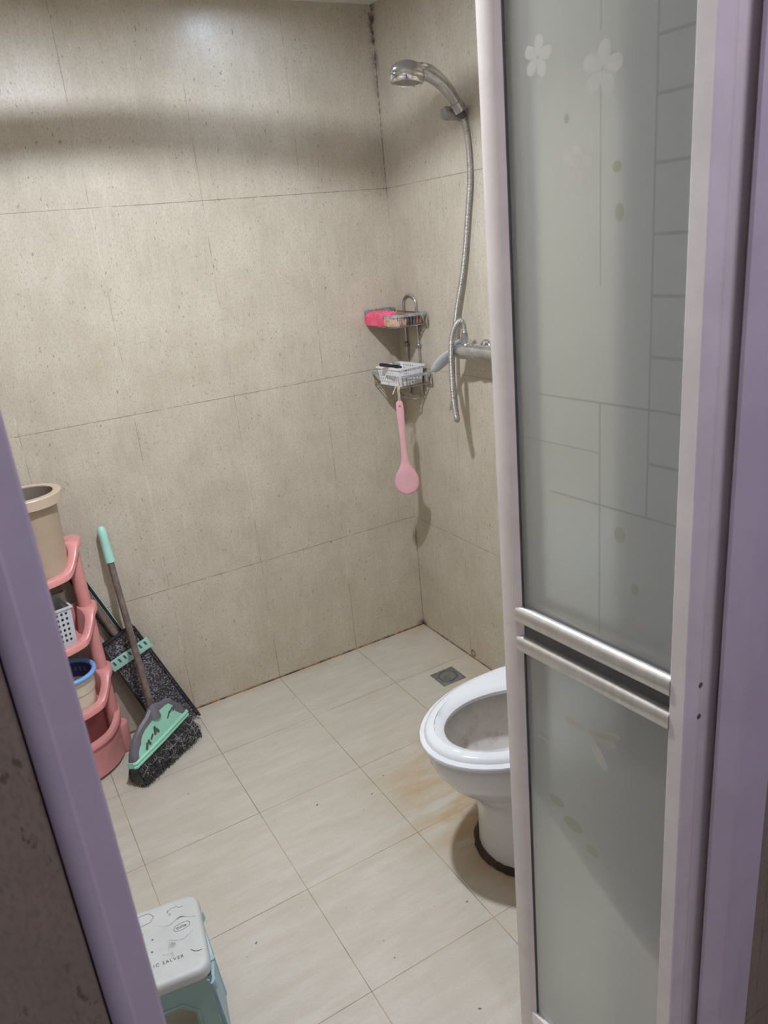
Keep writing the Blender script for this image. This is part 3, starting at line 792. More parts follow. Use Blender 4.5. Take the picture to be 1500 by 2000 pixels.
# things on the caddy
def crumple(name, outline, z0, z1, mat, amp, label, cat, seed, group=None, top=0.6):
    rnd = random.Random(seed)
    cx = sum(p[0] for p in outline) / len(outline); cy = sum(p[1] for p in outline) / len(outline)
    dense = []
    for a, c in zip(outline, outline[1:] + outline[:1]):
        for k in range(6): dense.append((a[0] + (c[0] - a[0]) * k / 6, a[1] + (c[1] - a[1]) * k / 6))
    rings = []
    lev = [(0.0, 0.90), (0.06, 0.99), (0.35, 1.02), (0.65, 1.0), (0.88, 0.93), (1.0, top), (1.02, top * 0.4)]
    for h, s in lev:
        rings.append([V((cx + (x - cx) * s + rnd.uniform(-amp, amp), cy + (y - cy) * s + rnd.uniform(-amp, amp), z0 + (z1 - z0) * h + rnd.uniform(-amp, amp) * (0.0 if h == 0 else 1.0))) for x, y in dense])
    b = MB(); b.loft(rings)
    o = b.build(name, mat, angle=25)
    return tag(o, label, cat, group)
Z1 = 1.2345
pk = crumple('snack_packet', [(-0.136, -0.010), (-0.140, -0.120), (-0.110, -0.132), (-0.080, -0.128), (-0.078, -0.012)], Z1, Z1 + 0.047, M['hotpink'], 0.0026, 'hot pink plastic packet bulging over the left end of the upper wire shelf', 'packet', 5, 'packets on the upper wire shelf')
crimp = MB()
rnd = random.Random(9); zz = []
for k in range(18):
    t_ = k / 17
    p = V((-0.136 + 0.120 * t_, -0.006 - 0.004 * math.sin(t_ * 9), Z1 + 0.043 + rnd.uniform(-0.0015, 0.0015)))
    zz.append([p + V((0, -0.003, -0.008)), p + V((0, -0.004 + rnd.uniform(-.001, .001), 0.006)), p + V((0, -0.001, 0.0075 + rnd.uniform(-.001, .001))), p + V((0, 0.001, -0.008))])
crimp.loft(zz)
crimp.build('crimped_edge', M['greypack'], pk)
crumple('snack_packet', [(-0.134, -0.134), (-0.136, -0.166), (-0.112, -0.193), (-0.080, -0.192), (-0.078, -0.134)], Z1, Z1 + 0.036, M['beigepack'], 0.0022, 'beige and brown printed packet at the front corner of the upper shelf', 'packet', 6, 'packets on the upper wire shelf')
crumple('snack_packet', [(-0.075, -0.016), (-0.074, -0.188), (-0.046, -0.188), (-0.046, -0.016)], Z1, Z1 + 0.032, M['darkpack'], 0.0018, 'dark teal packet in the middle of the upper wire shelf', 'packet', 7, 'packets on the upper wire shelf')
crumple('snack_packet', [(-0.043, -0.016), (-0.043, -0.188), (-0.016, -0.188), (-0.016, -0.016)], Z1, Z1 + 0.033, M['brownpack'], 0.0018, 'reddish brown packet beside the right wall on the upper shelf', 'packet', 8, 'packets on the upper wire shelf')

def basket(name, c, sx, sy, h, rot, mat, label, taper=0.90, rows=5, nx=12, ny=9, hole=0.55, rim=0.004):
    """open box with real holes punched in its four walls"""
    t = thing(name, c, label, 'basket')
    Mx = Matrix.Translation(c) @ Matrix.Rotation(math.radians(rot), 4, 'Z')
    def corner(i, z):
        s = taper + (1 - taper) * z / h
        return V(((-1, 1, 1, -1)[i] * sx / 2 * s, (-1, -1, 1, 1)[i] * sy / 2 * s, z))
    b = MB()
    for i in range(4):
        n = nx if i % 2 == 0 else ny
        j = (i + 1) % 4
        zs = [0.0, 0.10 * h] + [0.10 * h + 0.80 * h * k / (rows * 2) for k in range(1, rows * 2 + 1)] + [h]
        us = [0.0, 0.05] + [0.05 + 0.90 * k / (n * 2) for k in range(1, n * 2 + 1)] + [1.0]
        P = lambda u_, z: Mx @ (corner(i, z).lerp(corner(j, z), u_))
        nrm = (Mx.to_3x3() @ V(((0, -1, 0), (1, 0, 0), (0, 1, 0), (-1, 0, 0))[i])) * 0.0012
        g = [[[b.bm.verts.new(P(u_, z) + nrm * s) for u_ in us] for z in zs] for s in (0, -1)]
        for a in range(len(zs) - 1):
            for e in range(len(us) - 1):
                holey = (1 <= a <= rows * 2 and 1 <= e <= n * 2 and (a % 2 == 0) and (e % 2 == 1))
                if holey:
                    for (q0, q1) in (((a, e), (a, e + 1)), ((a, e + 1), (a + 1, e + 1)), ((a + 1, e + 1), (a + 1, e)), ((a + 1, e), (a, e))):
                        b.bm.faces.new([g[0][q0[0]][q0[1]], g[0][q1[0]][q1[1]], g[1][q1[0]][q1[1]], g[1][q0[0]][q0[1]]])
                    continue
                b.bm.faces.new([g[0][a][e], g[0][a][e + 1], g[0][a + 1][e + 1], g[0][a + 1][e]])
                b.bm.faces.new([g[1][a][e], g[1][a + 1][e], g[1][a + 1][e + 1], g[1][a][e + 1]])
    b.loft([[Mx @ (corner(k, 0.0)) for k in range(4)], [Mx @ (corner(k, 0.0015)) for k in range(4)]])
    b.build('side_wall', mat, t, normals=True)
    b = MB()
    path = [Mx @ (corner(k, h)) for k in range(4)]
    cen = sum(path, V((0, 0, 0))) / 4
    def ringp(g, z): return [V((p.x + (p.x - cen.x) * g, p.y + (p.y - cen.y) * g, p.z + z)) for p in path]
    b.loft([ringp(-0.03, 0), ringp(0.05, 0), ringp(0.05, -rim), ringp(0.07, -rim), ringp(0.07, 0.0018), ringp(-0.03, 0.0018), ringp(-0.03, 0)], True, False)
    b.build('rim', mat, t, angle=20)
    return t
basket('white_basket', (-0.080, -0.125, 1.0335), 0.105, 0.125, 0.062, 6, M['white_plastic'], 'small white perforated basket on the lower wire shelf')
cb = thing('hair_comb', (-0.105, -0.11, 1.08), 'black plastic comb lying in the small white basket', 'comb')
b = MB()
A0, A1 = V((-0.163, -0.128, 1.1125)), V((-0.090, -0.150, 1.094))
dcm = (A1 - A0)
b.tube([A0, A0 + dcm * 0.04, A0 + dcm * 0.30, A0 + dcm * 0.62, A0 + dcm * 0.8, A1], [0.0055, 0.0095, 0.0100, 0.0080, 0.0100, 0.006], 12, flat=0.6)
b.build('handle', M['black_plastic'], cb)
b = MB()
for k in range(7):
    p = A0 + dcm * (0.60 + 0.055 * k); b.tube([p, p + V((0.006, 0.010, 0.011))], [0.0016, 0.0010], 6)
b.build('teeth', M['black_plastic'], cb)

# bath brush tied to the rim by a cord
bb = thing('bath_brush', (-0.137, -0.196, 0.99), 'long pink bath brush hanging by a cord from the lower caddy shelf', 'bath brush')
vn = V((-0.50, -0.86, 0.0)).normalized(); vx = V((0.86, -0.50, 0)).normalized()
vn2 = (vn + V((0, 0, 0.12))).normalized()
Bo = V((-0.139, -0.1985, 0.0))
def bp(x, z, n=0.0): return Bo + vx * (x + (0.985 - z) * 0.010) + vn * n + V((0, 0, z))
prof = [(0.992, 0.004), (0.990, 0.0085), (0.984, 0.0115), (0.972, 0.0128), (0.955, 0.0130), (0.930, 0.0122), (0.900, 0.0112), (0.870, 0.0105), (0.840, 0.0105), (0.810, 0.0110), (0.785, 0.0125), (0.766, 0.0165),
        (0.752, 0.0225), (0.741, 0.0300), (0.730, 0.0362), (0.716, 0.0412), (0.701, 0.0430), (0.687, 0.0418), (0.674, 0.0372), (0.665, 0.0305), (0.659, 0.0215), (0.656, 0.0120), (0.655, 0.003)]
b = MB()
rings = []
for z, w in prof:
    th = 0.0052 if w < 0.02 else 0.0075
    wv = 0.0006 * math.sin((0.99 - z) * 420) if 0.88 < z < 0.965 else 0
    rings.append([bp((w + wv) * math.cos(a), z, th * math.sin(a)) for a in [2 * PI * k / 20 for k in range(20)]])
b.loft(rings)
body = b.build('brush_body', M['pinkbrush'], bb)
b = MB(); b.tube([bp(0, 0.975, -0.0062), bp(0, 0.975, 0.0064)], 0.0036, 14); b.build('hanging_hole', M['greychrome'], body)
b = MB()
random.seed(11)
for k in range(260):
    a = random.uniform(0, 2 * PI); rr = 0.033 * math.sqrt(random.random())
    p = bp(rr * math.cos(a), 0.705 + rr * math.sin(a), -0.0065); q = p - vn * 0.014 + V((random.uniform(-.001, .001), 0, random.uniform(-.001, .001)))
    b.tube([p, q], 0.0011, 3, cap=False)
o = b.build('bristle_tuft', M['bristle_tan'], bb); o['kind'] = 'stuff'
b = MB()
b.tube(bez([bp(0.0025, 0.975, 0.004), bp(0.003, 1.00, 0.002), bp(0.0025, 1.045, 0.0), bp(0.002, 1.068, 0.0)], 6), 0.0014, 6)
b.tube(bez([bp(-0.0025, 0.975, 0.004), bp(-0.002, 1.00, 0.002), bp(-0.0005, 1.045, 0.0), bp(0.000, 1.074, 0.003), bp(0.001, 1.072, -0.006), bp(0.0, 1.05, -0.006)], 6), 0.0014, 6)
b.tube(bez([bp(0.0, 1.046, 0.001), bp(-0.006, 1.042, 0.004), bp(-0.013, 1.030, 0.004), bp(-0.020, 1.016, 0.003)], 6), [0.0016] * 6 + [0.0022] * 6 + [0.0030] * 6 + [0.0018], 6, flat=0.5)
b.tube(bez([bp(0.0, 1.046, 0.001), bp(0.006, 1.040, 0.003), bp(0.004, 1.030, 0.004)], 5), 0.0016, 6)
b.sphere(bp(0.0005, 1.046, 0.001), 0.0034, 8, 6)
b.build('hanging_cord', M['cord'], bb)

# ------------------------------------------------------------------ pink corner rack
RK = V((-1.397, -0.048, 0.0)); RAD = 0.182
rk = thing('plastic_rack', (-1.397, -0.12, 0.0), 'salmon pink plastic rack of four bowed tiers against the back wall', 'shelf rack')
def tier(Rf, z, n=52, a_lo=-2.5, back=-0.040):
    """outline of a D-shaped tier; Rf(e) is the radius at e degrees from either end, z likewise"""
    pts = []
    for i in range(n + 1):
        a = a_lo + (180 - 2 * a_lo) * i / n
        e = min(a, 180 - a); t = math.radians(a)
        Rr = Rf(e) if callable(Rf) else Rf
        pts.append(V((RK.x + Rr * math.cos(t), RK.y - Rr * math.sin(t), z(e) if callable(z) else z)))
    zz = z(a_lo) if callable(z) else z
    xr = pts[0].x - RK.x
    for k in range(5): pts.append(V((RK.x + xr * (-0.7 + 1.4 * k / 4), back + (0 if 0 < k < 4 else -0.001), zz)))
    return pts
def sstep(x, a, c):
    t = min(1.0, max(0.0, (x - a) / (c - a))); return t * t * (3 - 2 * t)
def Rin(g=0.0): return lambda e: RAD - 0.022 - 0.034 * (1 - sstep(e, 14, 34)) + g
def Rout(g=0.0): return lambda e: RAD + g - 0.012 * (1 - sstep(e, -2.5, 6))
def lipz(zc, d=0.0): return lambda e: zc - 0.064 * sstep(e, 22, 52) - d
POSTS = [(0.147, 0.027), (-0.147, 0.027)]
TZ = [0.762, 0.543, 0.323]
for k, zc in enumerate(TZ):
    zb = zc - 0.088
    b = MB()
    b.loft([tier(Rin(-0.014), zb + 0.004, back=-0.050), tier(Rin(-0.003), lipz(zc, 0.004), back=-0.048), tier(Rin(), lipz(zc), back=-0.047), tier(Rout(-0.004), lipz(zc)), tier(Rout(), lipz(zc, 0.004)),
            tier(Rout(), lipz(zc, 0.020)), tier(Rout(-0.003), lipz(zc, 0.020)), tier(Rin(0.006), lipz(zc, 0.019), back=-0.045), tier(Rin(0.0), zb, back=-0.047), tier(Rin(-0.008), zb - 0.003, back=-0.049)], True, True)
    tr = b.build('tray', M['rack'], rk, angle=45)
    for px, py in POSTS:
        b = MB()
        b.lathe([(0.0155, zc - 0.006), (0.0155, zc + 0.0005), (0.0150, zc + 0.0018), (0.0005, zc + 0.0025)], 24, Matrix.Translation((RK.x + px, RK.y - py, 0)))
        b.build('post_cap', M['rack'], tr)
# bottom bin
bz = lambda e: 0.158 - 0.018 * sstep(e, 10, 50)
bzd = lambda d: (lambda e: bz(e) - d)
b = MB()
b.loft([tier(0.146, 0.020, back=-0.052), tier(0.149, 0.026, back=-0.051), tier(0.156, bzd(0.018), back=-0.050), tier(0.157, bz, back=-0.049), tier(0.172, bz), tier(0.1745, bzd(0.003)), tier(0.1745, bzd(0.018)), tier(0.1685, bzd(0.018)), tier(0.163, 0.012), tier(0.158, 0.008)], True, True)
b.build('bottom_bin', M['rack'], rk, angle=45)
for i, (px, py) in enumerate(POSTS):
    x, y = RK.x + px, RK.y - py
    b = MB()
    b.tube([(x, y, 0.100), (x, y, 0.45), (x, y, 0.757)], 0.0200, 22)
    po = b.build('post', M['rack'], rk)
    b = MB()
    sx = 1 if px > 0 else -1
    b.lathe([(0.0005, 0.0), (0.022, 0.0), (0.025, 0.004), (0.0275, 0.060), (0.0290, 0.098), (0.0265, 0.104), (0.0005, 0.106)], 22, Matrix.Translation((x + sx * 0.010, y, 0)))
    b.build('foot', M['rack'], po)

# bucket on the top tier
bk = thing('bucket', (-1.338, -0.117, 0.677), 'tan brown plastic bucket standing on the top tier of the pink rack', 'bucket')
BM = Matrix.Translation((-1.338, -0.117, 0.677))
b = MB(); b.lathe([(0.0005, 0.0), (0.066, 0.0), (0.070, 0.004), (0.0785, 0.228), (0.0880, 0.252), (0.0850, 0.252), (0.0760, 0.226), (0.0675, 0.006), (0.0005, 0.005)], 48, BM)
bko = b.build('bucket_body', M['bucket'], bk)
b = MB(); b.lathe([(0.0800, 0.231), (0.0955, 0.2285), (0.0970, 0.2295), (0.0992, 0.257), (0.0980, 0.2588), (0.0800, 0.2605), (0.0775, 0.2590), (0.0770, 0.240), (0.0800, 0.231)], 48, BM)
b.build('bucket_rim', M['bucket_rim'], bk)
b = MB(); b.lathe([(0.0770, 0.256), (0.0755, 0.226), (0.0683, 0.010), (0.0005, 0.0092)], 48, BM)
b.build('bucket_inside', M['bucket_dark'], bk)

# second tier: perforated basket with things in it, cloudy box behind
zt = 0.543 - 0.0815
basket('perforated_basket', (-1.366, -0.132, zt), 0.120, 0.098, 0.128, 12, M['ice'], 'pale blue perforated basket on the second tier of the pink rack', taper=0.90, rows=6, nx=8, ny=6)
t = thing('storage_box', (-1.375, -0.049, zt), 'cloudy grey plastic box behind the pale blue basket on the rack', 'box')
b = MB(); Mx = Matrix.Translation((-1.372, -0.0655, zt)) @ Matrix.Rotation(math.radians(2), 4, 'Z')
b.loft([[Mx @ V((x * s, y * s, z)) for x, y in rrect(0.15, 0.028, 0.008)] for s, z in ((0.9, 0.0), (0.97, 0.004), (1.0, 0.136), (1.04, 0.139), (1.04, 0.142), (0.96, 0.142), (0.93, 0.012))])
b.build('box_body', M['greenbox'], t)
t = thing('toiletry_pouch', (-1.370, -0.132, zt + 0.003), 'navy pouch lying inside the pale blue perforated basket', 'pouch')
b = MB(); b.sphere((-1.370, -0.132, zt + 0.052), (0.044, 0.033, 0.049), 20, 12); b.build('pouch_body', M['navy'], t)
b = MB(); b.tube(bez([(-1.404, -0.130, zt + 0.084), (-1.37, -0.132, zt + 0.104), (-1.336, -0.134, zt + 0.086)], 6), 0.0035, 8); b.build('zip', M['bluerim'], t)

# third tier: tub with a blue rim
zt = 0.323 - 0.0815
tb = thing('plastic_tub', (-1.350, -0.124, zt), 'cream tub with a sky blue rim on the third tier of the pink rack', 'tub')
TM = Matrix.Translation((-1.350, -0.124, zt)) @ Matrix.Diagonal((0.9, 0.9, 1.0, 1.0))
b = MB(); b.lathe([(0.0005, 0.0), (0.066, 0.0), (0.070, 0.004), (0.074, 0.060), (0.0775, 0.062), (0.083, 0.118), (0.0815, 0.118), (0.0755, 0.063), (0.068, 0.005), (0.0005, 0.004)], 44, TM)
tbo = b.build('tub_body', M['cream'], tb)
b = MB(); b.tube([TM @ V((0.0855 * math.cos(a), 0.0855 * math.sin(a), 0.118)) for a in [2 * PI * i / 48 for i in range(48)]], 0.0075, 12, closed_path=True)
b.build('tub_rim', M['bluerim'], tb)
b = MB(); b.lathe([(0.0795, 0.114), (0.0750, 0.066)], 44, TM); lb = b.build('inner_label', M['navylabel'], tb)
b = MB()
for ch, ang in zip('gsta', (82, 66, 53, 38)):
    a = math.radians(ang); pos = TM @ V((0.0745 * math.cos(a), 0.0745 * math.sin(a), 0.096))
    rad = V((math.cos(a), math.sin(a), 0)); xa = V((math.sin(a), -math.cos(a), 0))
    text_mesh(b, ch, 0.026, Matrix.Translation(pos) @ frame3(xa, V((0, 0, 1)), -rad).to_4x4())
b.build('lettering', M['letters'], tb)

# ------------------------------------------------------------------ dustpan against the wall
dp = thing('dustpan', (-1.06, -0.05, 0.0), 'black speckled dustpan with a mint comb strip leaning on the back wall', 'dustpan')
pa = V((0.325, 0.0, -0.944)); pb = V((0.944, 0.0, 0.325)); pnrm = V((0, -1, 0.10)).normalized()
def dq(s, w, n=0.0):
    """s: along the pan from its top edge (m), w: across, n: out from the wall"""
    P = V((-1.176, 0, 0.388)) + pa * s + pb * w
    return V((P.x, -0.028 - (0.40 - P.z) * 0.085 - n, max(P.z, 0.0015)))
def wid(s): return 0.057 + 0.010 * min(1, s / 0.40)
b = MB()
S = [i / 20 * 0.415 for i in range(21)]
rings = []
for s in S:
    w = wid(s); h = 0.012
    rings.append([dq(s, -w, 0.0), dq(s, -w, h), dq(s, -w + 0.004, h), dq(s, -w + 0.006, 0.003), dq(s, -w * 0.3, 0.0042), dq(s, w * 0.3, 0.0042), dq(s, w - 0.006, 0.003), dq(s, w - 0.004, h), dq(s, w, h), dq(s, w, 0.0)])
b.loft(rings)
pan = b.build('pan', M['pan'], dp)
b = MB()
for sg in (-1, 1): b.tube([dq(s, sg * (wid(s) + 0.001), 0.0125) for s in S], 0.0028, 6)
b.tube([dq(0, -wid(0), 0.006), dq(-0.002, 0, 0.008), dq(0, wid(0), 0.006)], 0.0075, 8)
b.build('pan_edge', M['black_plastic'], dp)
b = MB()
s0 = 0.072
Rp = frame3(pb, V((0, -1, 0)), pa)
hw = wid(s0) + 0.012
b.loft([[dq(s0 - 0.016, w, 0.020) for w in (-hw, -hw * .5, 0, hw * .5, hw)] + [dq(s0 - 0.016, w, 0.016) for w in (hw, hw * .5, 0, -hw * .5, -hw)],
        [dq(s0 + 0.004, w, 0.021) for w in (-hw, -hw * .5, 0, hw * .5, hw)] + [dq(s0 + 0.004, w, 0.017) for w in (hw, hw * .5, 0, -hw * .5, -hw)],
        [dq(s0 + 0.022, w, 0.017) for w in (-hw, -hw * .5, 0, hw * .5, hw)] + [dq(s0 + 0.022, w, 0.013) for w in (hw, hw * .5, 0, -hw * .5, -hw)]])
cs = b.build('comb_strip', M['mint2'], dp)
b = MB()
for k in range(7):
    w = -hw + 0.014 + k * (2 * hw - 0.028) / 6
    b.loft([[dq(s0 - 0.011, w - 0.003, 0.0215), dq(s0 - 0.009, w + 0.003, 0.0215), dq(s0 + 0.004, w + 0.0045, 0.0220), dq(s0 + 0.003, w - 0.0015, 0.0220)],
            [dq(s0 - 0.011, w - 0.003, 0.0190), dq(s0 - 0.009, w + 0.003, 0.0190), dq(s0 + 0.004, w + 0.0045, 0.0190), dq(s0 + 0.003, w - 0.0015, 0.0190)]])
b.build('comb_slot', M['gasket'], cs)
b = MB()
def dh(s, w, n):
    P = V((-1.176, 0, 0.388)) + pa * s + pb * w; return V((P.x, -0.026 + 0.010 * min(1, -s / 0.3) - n, P.z))
b.tube([dh(0.005, -0.002, 0.002), dh(-0.30, -0.002, 0.002), dh(-0.40, -0.002, 0.002)], 0.0125, 14)
hn = b.build('handle', M['pole'], dp)
b = MB(); b.tube([dh(0.003, 0.018, 0.0), dh(-0.36, 0.015, 0.0)], 0.0048, 8); b.tube([dh(0.003, -0.019, 0.0), dh(-0.36, -0.017, 0.0)], 0.0030, 8)
b.build('handle_edge', M['black_plastic'], hn)
b = MB(); b.tube([dh(0.0, 0.0235, -0.001), dh(-0.35, 0.0195, -0.001)], 0.0014, 8); b.build('handle_trim', M['mint2'], hn)

# ------------------------------------------------------------------ broom
br = thing('broom', (-1.14, -0.20, 0.0), 'broom with a mint green head and grey bristles leaning on the back wall', 'broom')
BT = V((-1.148, -0.026, 0.758)); BJ = V((-1.138, -0.150, 0.150))
bdv = (BJ - BT)
b = MB(); b.tube([BT + bdv * 0.16, BJ + bdv * 0.02], 0.0105, 16); b.build('pole', M['pole'], br)
b = MB()
b.tube([BT - bdv * 0.004, BT, BT + bdv * 0.012, BT + bdv * 0.035, BT + bdv * 0.06, BT + bdv * 0.185, BT + bdv * 0.188], [0.003, 0.0085, 0.0125, 0.0140, 0.0135, 0.0150, 0.0120], 18)
b.build('grip', M['mint2'], br)
HA, HB = V((-1.250, -0.300, 0.084)), V((-1.044, -0.130, 0.088))
hx_ = (HB - HA).normalized(); hn_ = V((0.642, -0.767, 0.0)); hup = V((0.05, 0.22, 0.97)).normalized()
hn2 = hx_.cross(hup).normalized()
HL = (HB - HA).length
def hp(s, h, n=0.0): return HA + hx_ * (s * HL) + (hup * h) + hn2 * n
top = [(0.0, 0.010), (0.02, 0.032), (0.06, 0.052), (0.14, 0.072), (0.24, 0.085), (0.36, 0.094), (0.44, 0.108), (0.50, 0.112), (0.56, 0.108), (0.64, 0.099), (0.74, 0.094), (0.83, 0.080), (0.88, 0.062), (0.97, 0.040), (1.0, 0.012)]
rear, frnt = [], []
b = MB()
ribs = []
for s, h in top:
    ribs.append([hp(s, 0.0, 0.016), hp(s, h * 0.55, 0.014), hp(s, h * 0.93, 0.008), hp(s, h, 0.0), hp(s, h * 0.93, -0.010), hp(s, h * 0.5, -0.014), hp(s, 0.0, -0.016)])
b.loft(ribs)
hdk = b.build('head_shell', M['slate'], br)
b = MB(); b.tube([BJ - bdv * 0.02, BJ, hp(0.49, 0.095, 0.0), hp(0.49, 0.07, 0.0)], [0.0135, 0.0150, 0.0185, 0.024], 16); b.build('socket', M['slate'], hdk)
inner = [(0.07, 0.012), (0.09, 0.034), (0.17, 0.054), (0.27, 0.066), (0.39, 0.072), (0.47, 0.078), (0.56, 0.082), (0.66, 0.080), (0.74, 0.076), (0.80, 0.060), (0.86, 0.036), (0.93, 0.014)]
b = MB()
ribs = []
for s, h in inner: ribs.append([hp(s, 0.004, 0.0165), hp(s, 0.004, 0.0195), hp(s, h * 0.6, 0.0165), hp(s, h, 0.0115), hp(s, h, 0.006)])
b.loft(ribs)
mp = b.build('mint_plate', M['mint'], hdk)
b = MB()
for k, hh in enumerate((0.004, -0.006)):
    b.tube([hp(-0.015, hh, 0.012), hp(0.0, hh, 0.019), hp(0.5, hh, 0.0215), hp(1.0, hh, 0.019), hp(1.015, hh, 0.012)], 0.0062, 10)
b.loft([[hp(s, -0.012, -0.017), hp(s, 0.006, -0.017), hp(s, 0.006, 0.017), hp(s, -0.012, 0.017)] for s in (-0.01, 1.01)])
b.build('mint_edge', M['mint'], hdk)
# the print of butterflies on the plate: dark wing-shaped blobs
def blob(s, h, l, w, ang):
    n = 0.0162 - h * 0.055 + 0.0035; pts = []
    for i in range(14):
        a = 2 * PI * i / 14; x, y = l * math.cos(a), w * math.sin(a) * (1 + 0.35 * math.cos(2 * a))
        aa = math.radians(ang); X = x * math.cos(aa) - y * math.sin(aa); Y = x * math.sin(aa) + y * math.cos(aa)
        hh = h + Y; pts.append(hp(s + X / HL, hh, 0.0216 - hh * 0.085))
    b = MB(); b.loft([pts, [p - hn2 * 0.002 for p in pts]])
    b.build('butterfly_print', M['blackprint'], mp)
for s, h, l, w, a in ((0.22, 0.022, 0.011, 0.006, 60), (0.27, 0.026, 0.010, 0.006, 110), (0.33, 0.034, 0.009, 0.005, 35), (0.40, 0.042, 0.013, 0.007, 80), (0.44, 0.036, 0.010, 0.006, 120), (0.68, 0.048, 0.012, 0.004, 40), (0.74, 0.054, 0.011, 0.004, 20), (0.79, 0.052, 0.008, 0.003, 60)):
    blob(s, h, l, w, a)
# bristles: a dense dark core and several thousand strands
b = MB()
ribs = []
for i in range(13):
    s = i / 12
    ribs.append([hp(s, -0.008, -0.014), hp(s, -0.008, 0.014), V((hp(s, 0, 0.030).x, hp(s, 0, 0.030).y, 0.012)), V((hp(s, 0, -0.012).x, hp(s, 0, -0.012).y, 0.012))])
b.loft(ribs)
random.seed(21)
FA, FB = V((-1.243, -0.296, 0.0)), V((-1.026, -0.150, 0.0))
for k in range(5200):
    s = random.random(); n = random.uniform(-0.016, 0.016)
    p0 = hp(s, -0.008, n)
    sp = (s - 0.5) * 1.0 + 0.5 + random.gauss(0, 0.014)
    e = FA.lerp(FB, sp) + hn_ * (n * 1.7 + random.gauss(0.002, 0.006)); e.z = abs(random.gauss(0.004, 0.005)) + 0.0008
    m_ = p0.lerp(e, 0.55) + hn_ * (0.010 * random.random() + n * 0.4) + V((random.gauss(0, 0.003), random.gauss(0, 0.003), 0.006))
    b.mi = 1 if random.random() < 0.05 else 0
    b.tube([p0, m_, e], [0.0009, 0.0009, 0.0006], 3, cap=False)
for k in range(420):                                       # lint and hair caught in the bristles
    s = random.random(); p0 = FA.lerp(FB, s) + hn_ * random.uniform(0.01, 0.036) + V((0, 0, random.uniform(0.012, 0.065)))
    q = p0 + hx_ * random.gauss(0, 0.014) + hn_ * random.gauss(0, 0.005) + V((0, 0, random.gauss(0, 0.008)))
    m_ = p0.lerp(q, 0.5) + V((random.gauss(0, 0.005), random.gauss(0, 0.005), random.gauss(0, 0.006)))
    q.z = max(q.z, 0.003); m_.z = max(m_.z, 0.003)
    b.mi = 1; b.tube(bez([p0, m_, q], 3), 0.00055, 3, cap=False)
o = b.build('bristle_block', [M['bristle'], M['bristle_lint']], br, normals=False); o['kind'] = 'stuff'

# ------------------------------------------------------------------ step stool by the door
SA = math.radians(-9.0)
SCN = V((-1.377, -1.150, 0.0))
SM = Matrix.Translation(SCN) @ Matrix.Rotation(SA, 4, 'Z')
SH = 0.252
stl = thing('step_stool', tuple(SCN), 'mint plastic folding stool with a worn printed white top beside the doorway', 'stool')
def sp_(x, y, z): return SM @ V((x, y, z))
SWX, SWY = 0.222, 0.196
b = MB()
b.loft([[SM @ V((x, y, z)) for x, y in rrect(SWX + g, SWY + g, 0.026, 6)] for g, z in ((-0.010, SH - 0.024), (0.004, SH - 0.022), (0.002, SH - 0.010), (-0.002, SH - 0.004), (-0.010, SH - 0.0008), (-0.022, SH))])
seat = b.build('seat', M['stool_white'], stl)
# the worn print on the top
def flat(mb, pts, z=SH + 0.00035):
    mb.poly([sp_(x, y, z) for x, y in pts])
def stroke(mb, pts, w, z=SH + 0.0003):
    P = [V((x, y)) for x, y in pts]
    for i in range(len(P) - 1):
        d = (P[i + 1] - P[i]).normalized(); q = V((-d.y, d.x)) * w / 2
        flat(mb, [P[i] + q, P[i + 1] + q, P[i + 1] - q, P[i] - q], z)
TR = lambda x, y, a=0.0: SM @ Matrix.Translation((x, y, SH + 0.0004)) @ Matrix.Rotation(a, 4, 'Z')
b = MB()
text_mesh(b, 'IC SALVER', 0.0100, TR(0.0375, -0.0515, math.radians(-1)), 1.30)
b.build('printed_text', M['ink'], seat, normals=False); b = MB()
text_mesh(b, 'quite', 0.0105, TR(0.0696, 0.0195, math.radians(2)), 1.0, 0.12)
hxp = [(0.0545, 0.0165), (0.0585, 0.0245), (0.072, 0.0285), (0.083, 0.0285), (0.0880, 0.0225), (0.0855, 0.0150), (0.072, 0.0105), (0.059, 0.0110), (0.0545, 0.0165)]
stroke(b, hxp, 0.0009)
b.build('printed_text', M['ink'], seat, normals=False); b = MB()
stroke(b, [(0.0457, 0.0677), (0.0490, 0.0725), (0.0480, 0.0650)], 0.0008); stroke(b, [(0.050, 0.0705), (0.056, 0.0765), (0.061, 0.0735), (0.066, 0.0770), (0.071, 0.0700), (0.0796, 0.0705)], 0.0008); stroke(b, [(0.048, 0.060), (0.053, 0.063), (0.051, 0.056)], 0.0008)
b.build('printed_motif', M['ink'], seat, normals=False); b = MB()
stroke(b, [(-0.020, 0.078), (-0.004, 0.083), (0.0111, 0.0826), (0.0200, 0.0700), (0.012, 0.058), (-0.006, 0.055), (-0.024, 0.058)], 0.0009)
b.build('printed_motif', M['ink'], seat, normals=False)
for x, y in ((0.0124, 0.0128), (0.0094, -0.0163), (-0.004, -0.034), (-0.006, 0.034), (-0.014, 0.0)):
    b = MB()
    for a in (0, 60, 120):
        c_, s_ = 0.0026 * math.cos(math.radians(a)), 0.0026 * math.sin(math.radians(a)); stroke(b, [(x - c_, y - s_), (x + c_, y + s_)], 0.0008)
    b.build('printed_motif', M['ink'], seat, normals=False)
def scuff(m, *strokes):
    b = MB()
    for k, (pts, w) in enumerate(strokes):
        if w: stroke(b, pts, w, SH + 0.00042)
        else: flat(b, pts, SH + 0.00042)
    b.build('scuff_mark', m, seat, normals=False)
scuff(M['smudge'], ([(0.027, 0.0412), (0.038, 0.0345), (0.0493, 0.0334), (0.061, 0.041), (0.0704, 0.0454), (0.086, 0.038), (0.1001, 0.0326)], 0.0013), ([(0.061, 0.041), (0.0704, 0.0464), (0.079, 0.0432), (0.070, 0.0415)], 0))
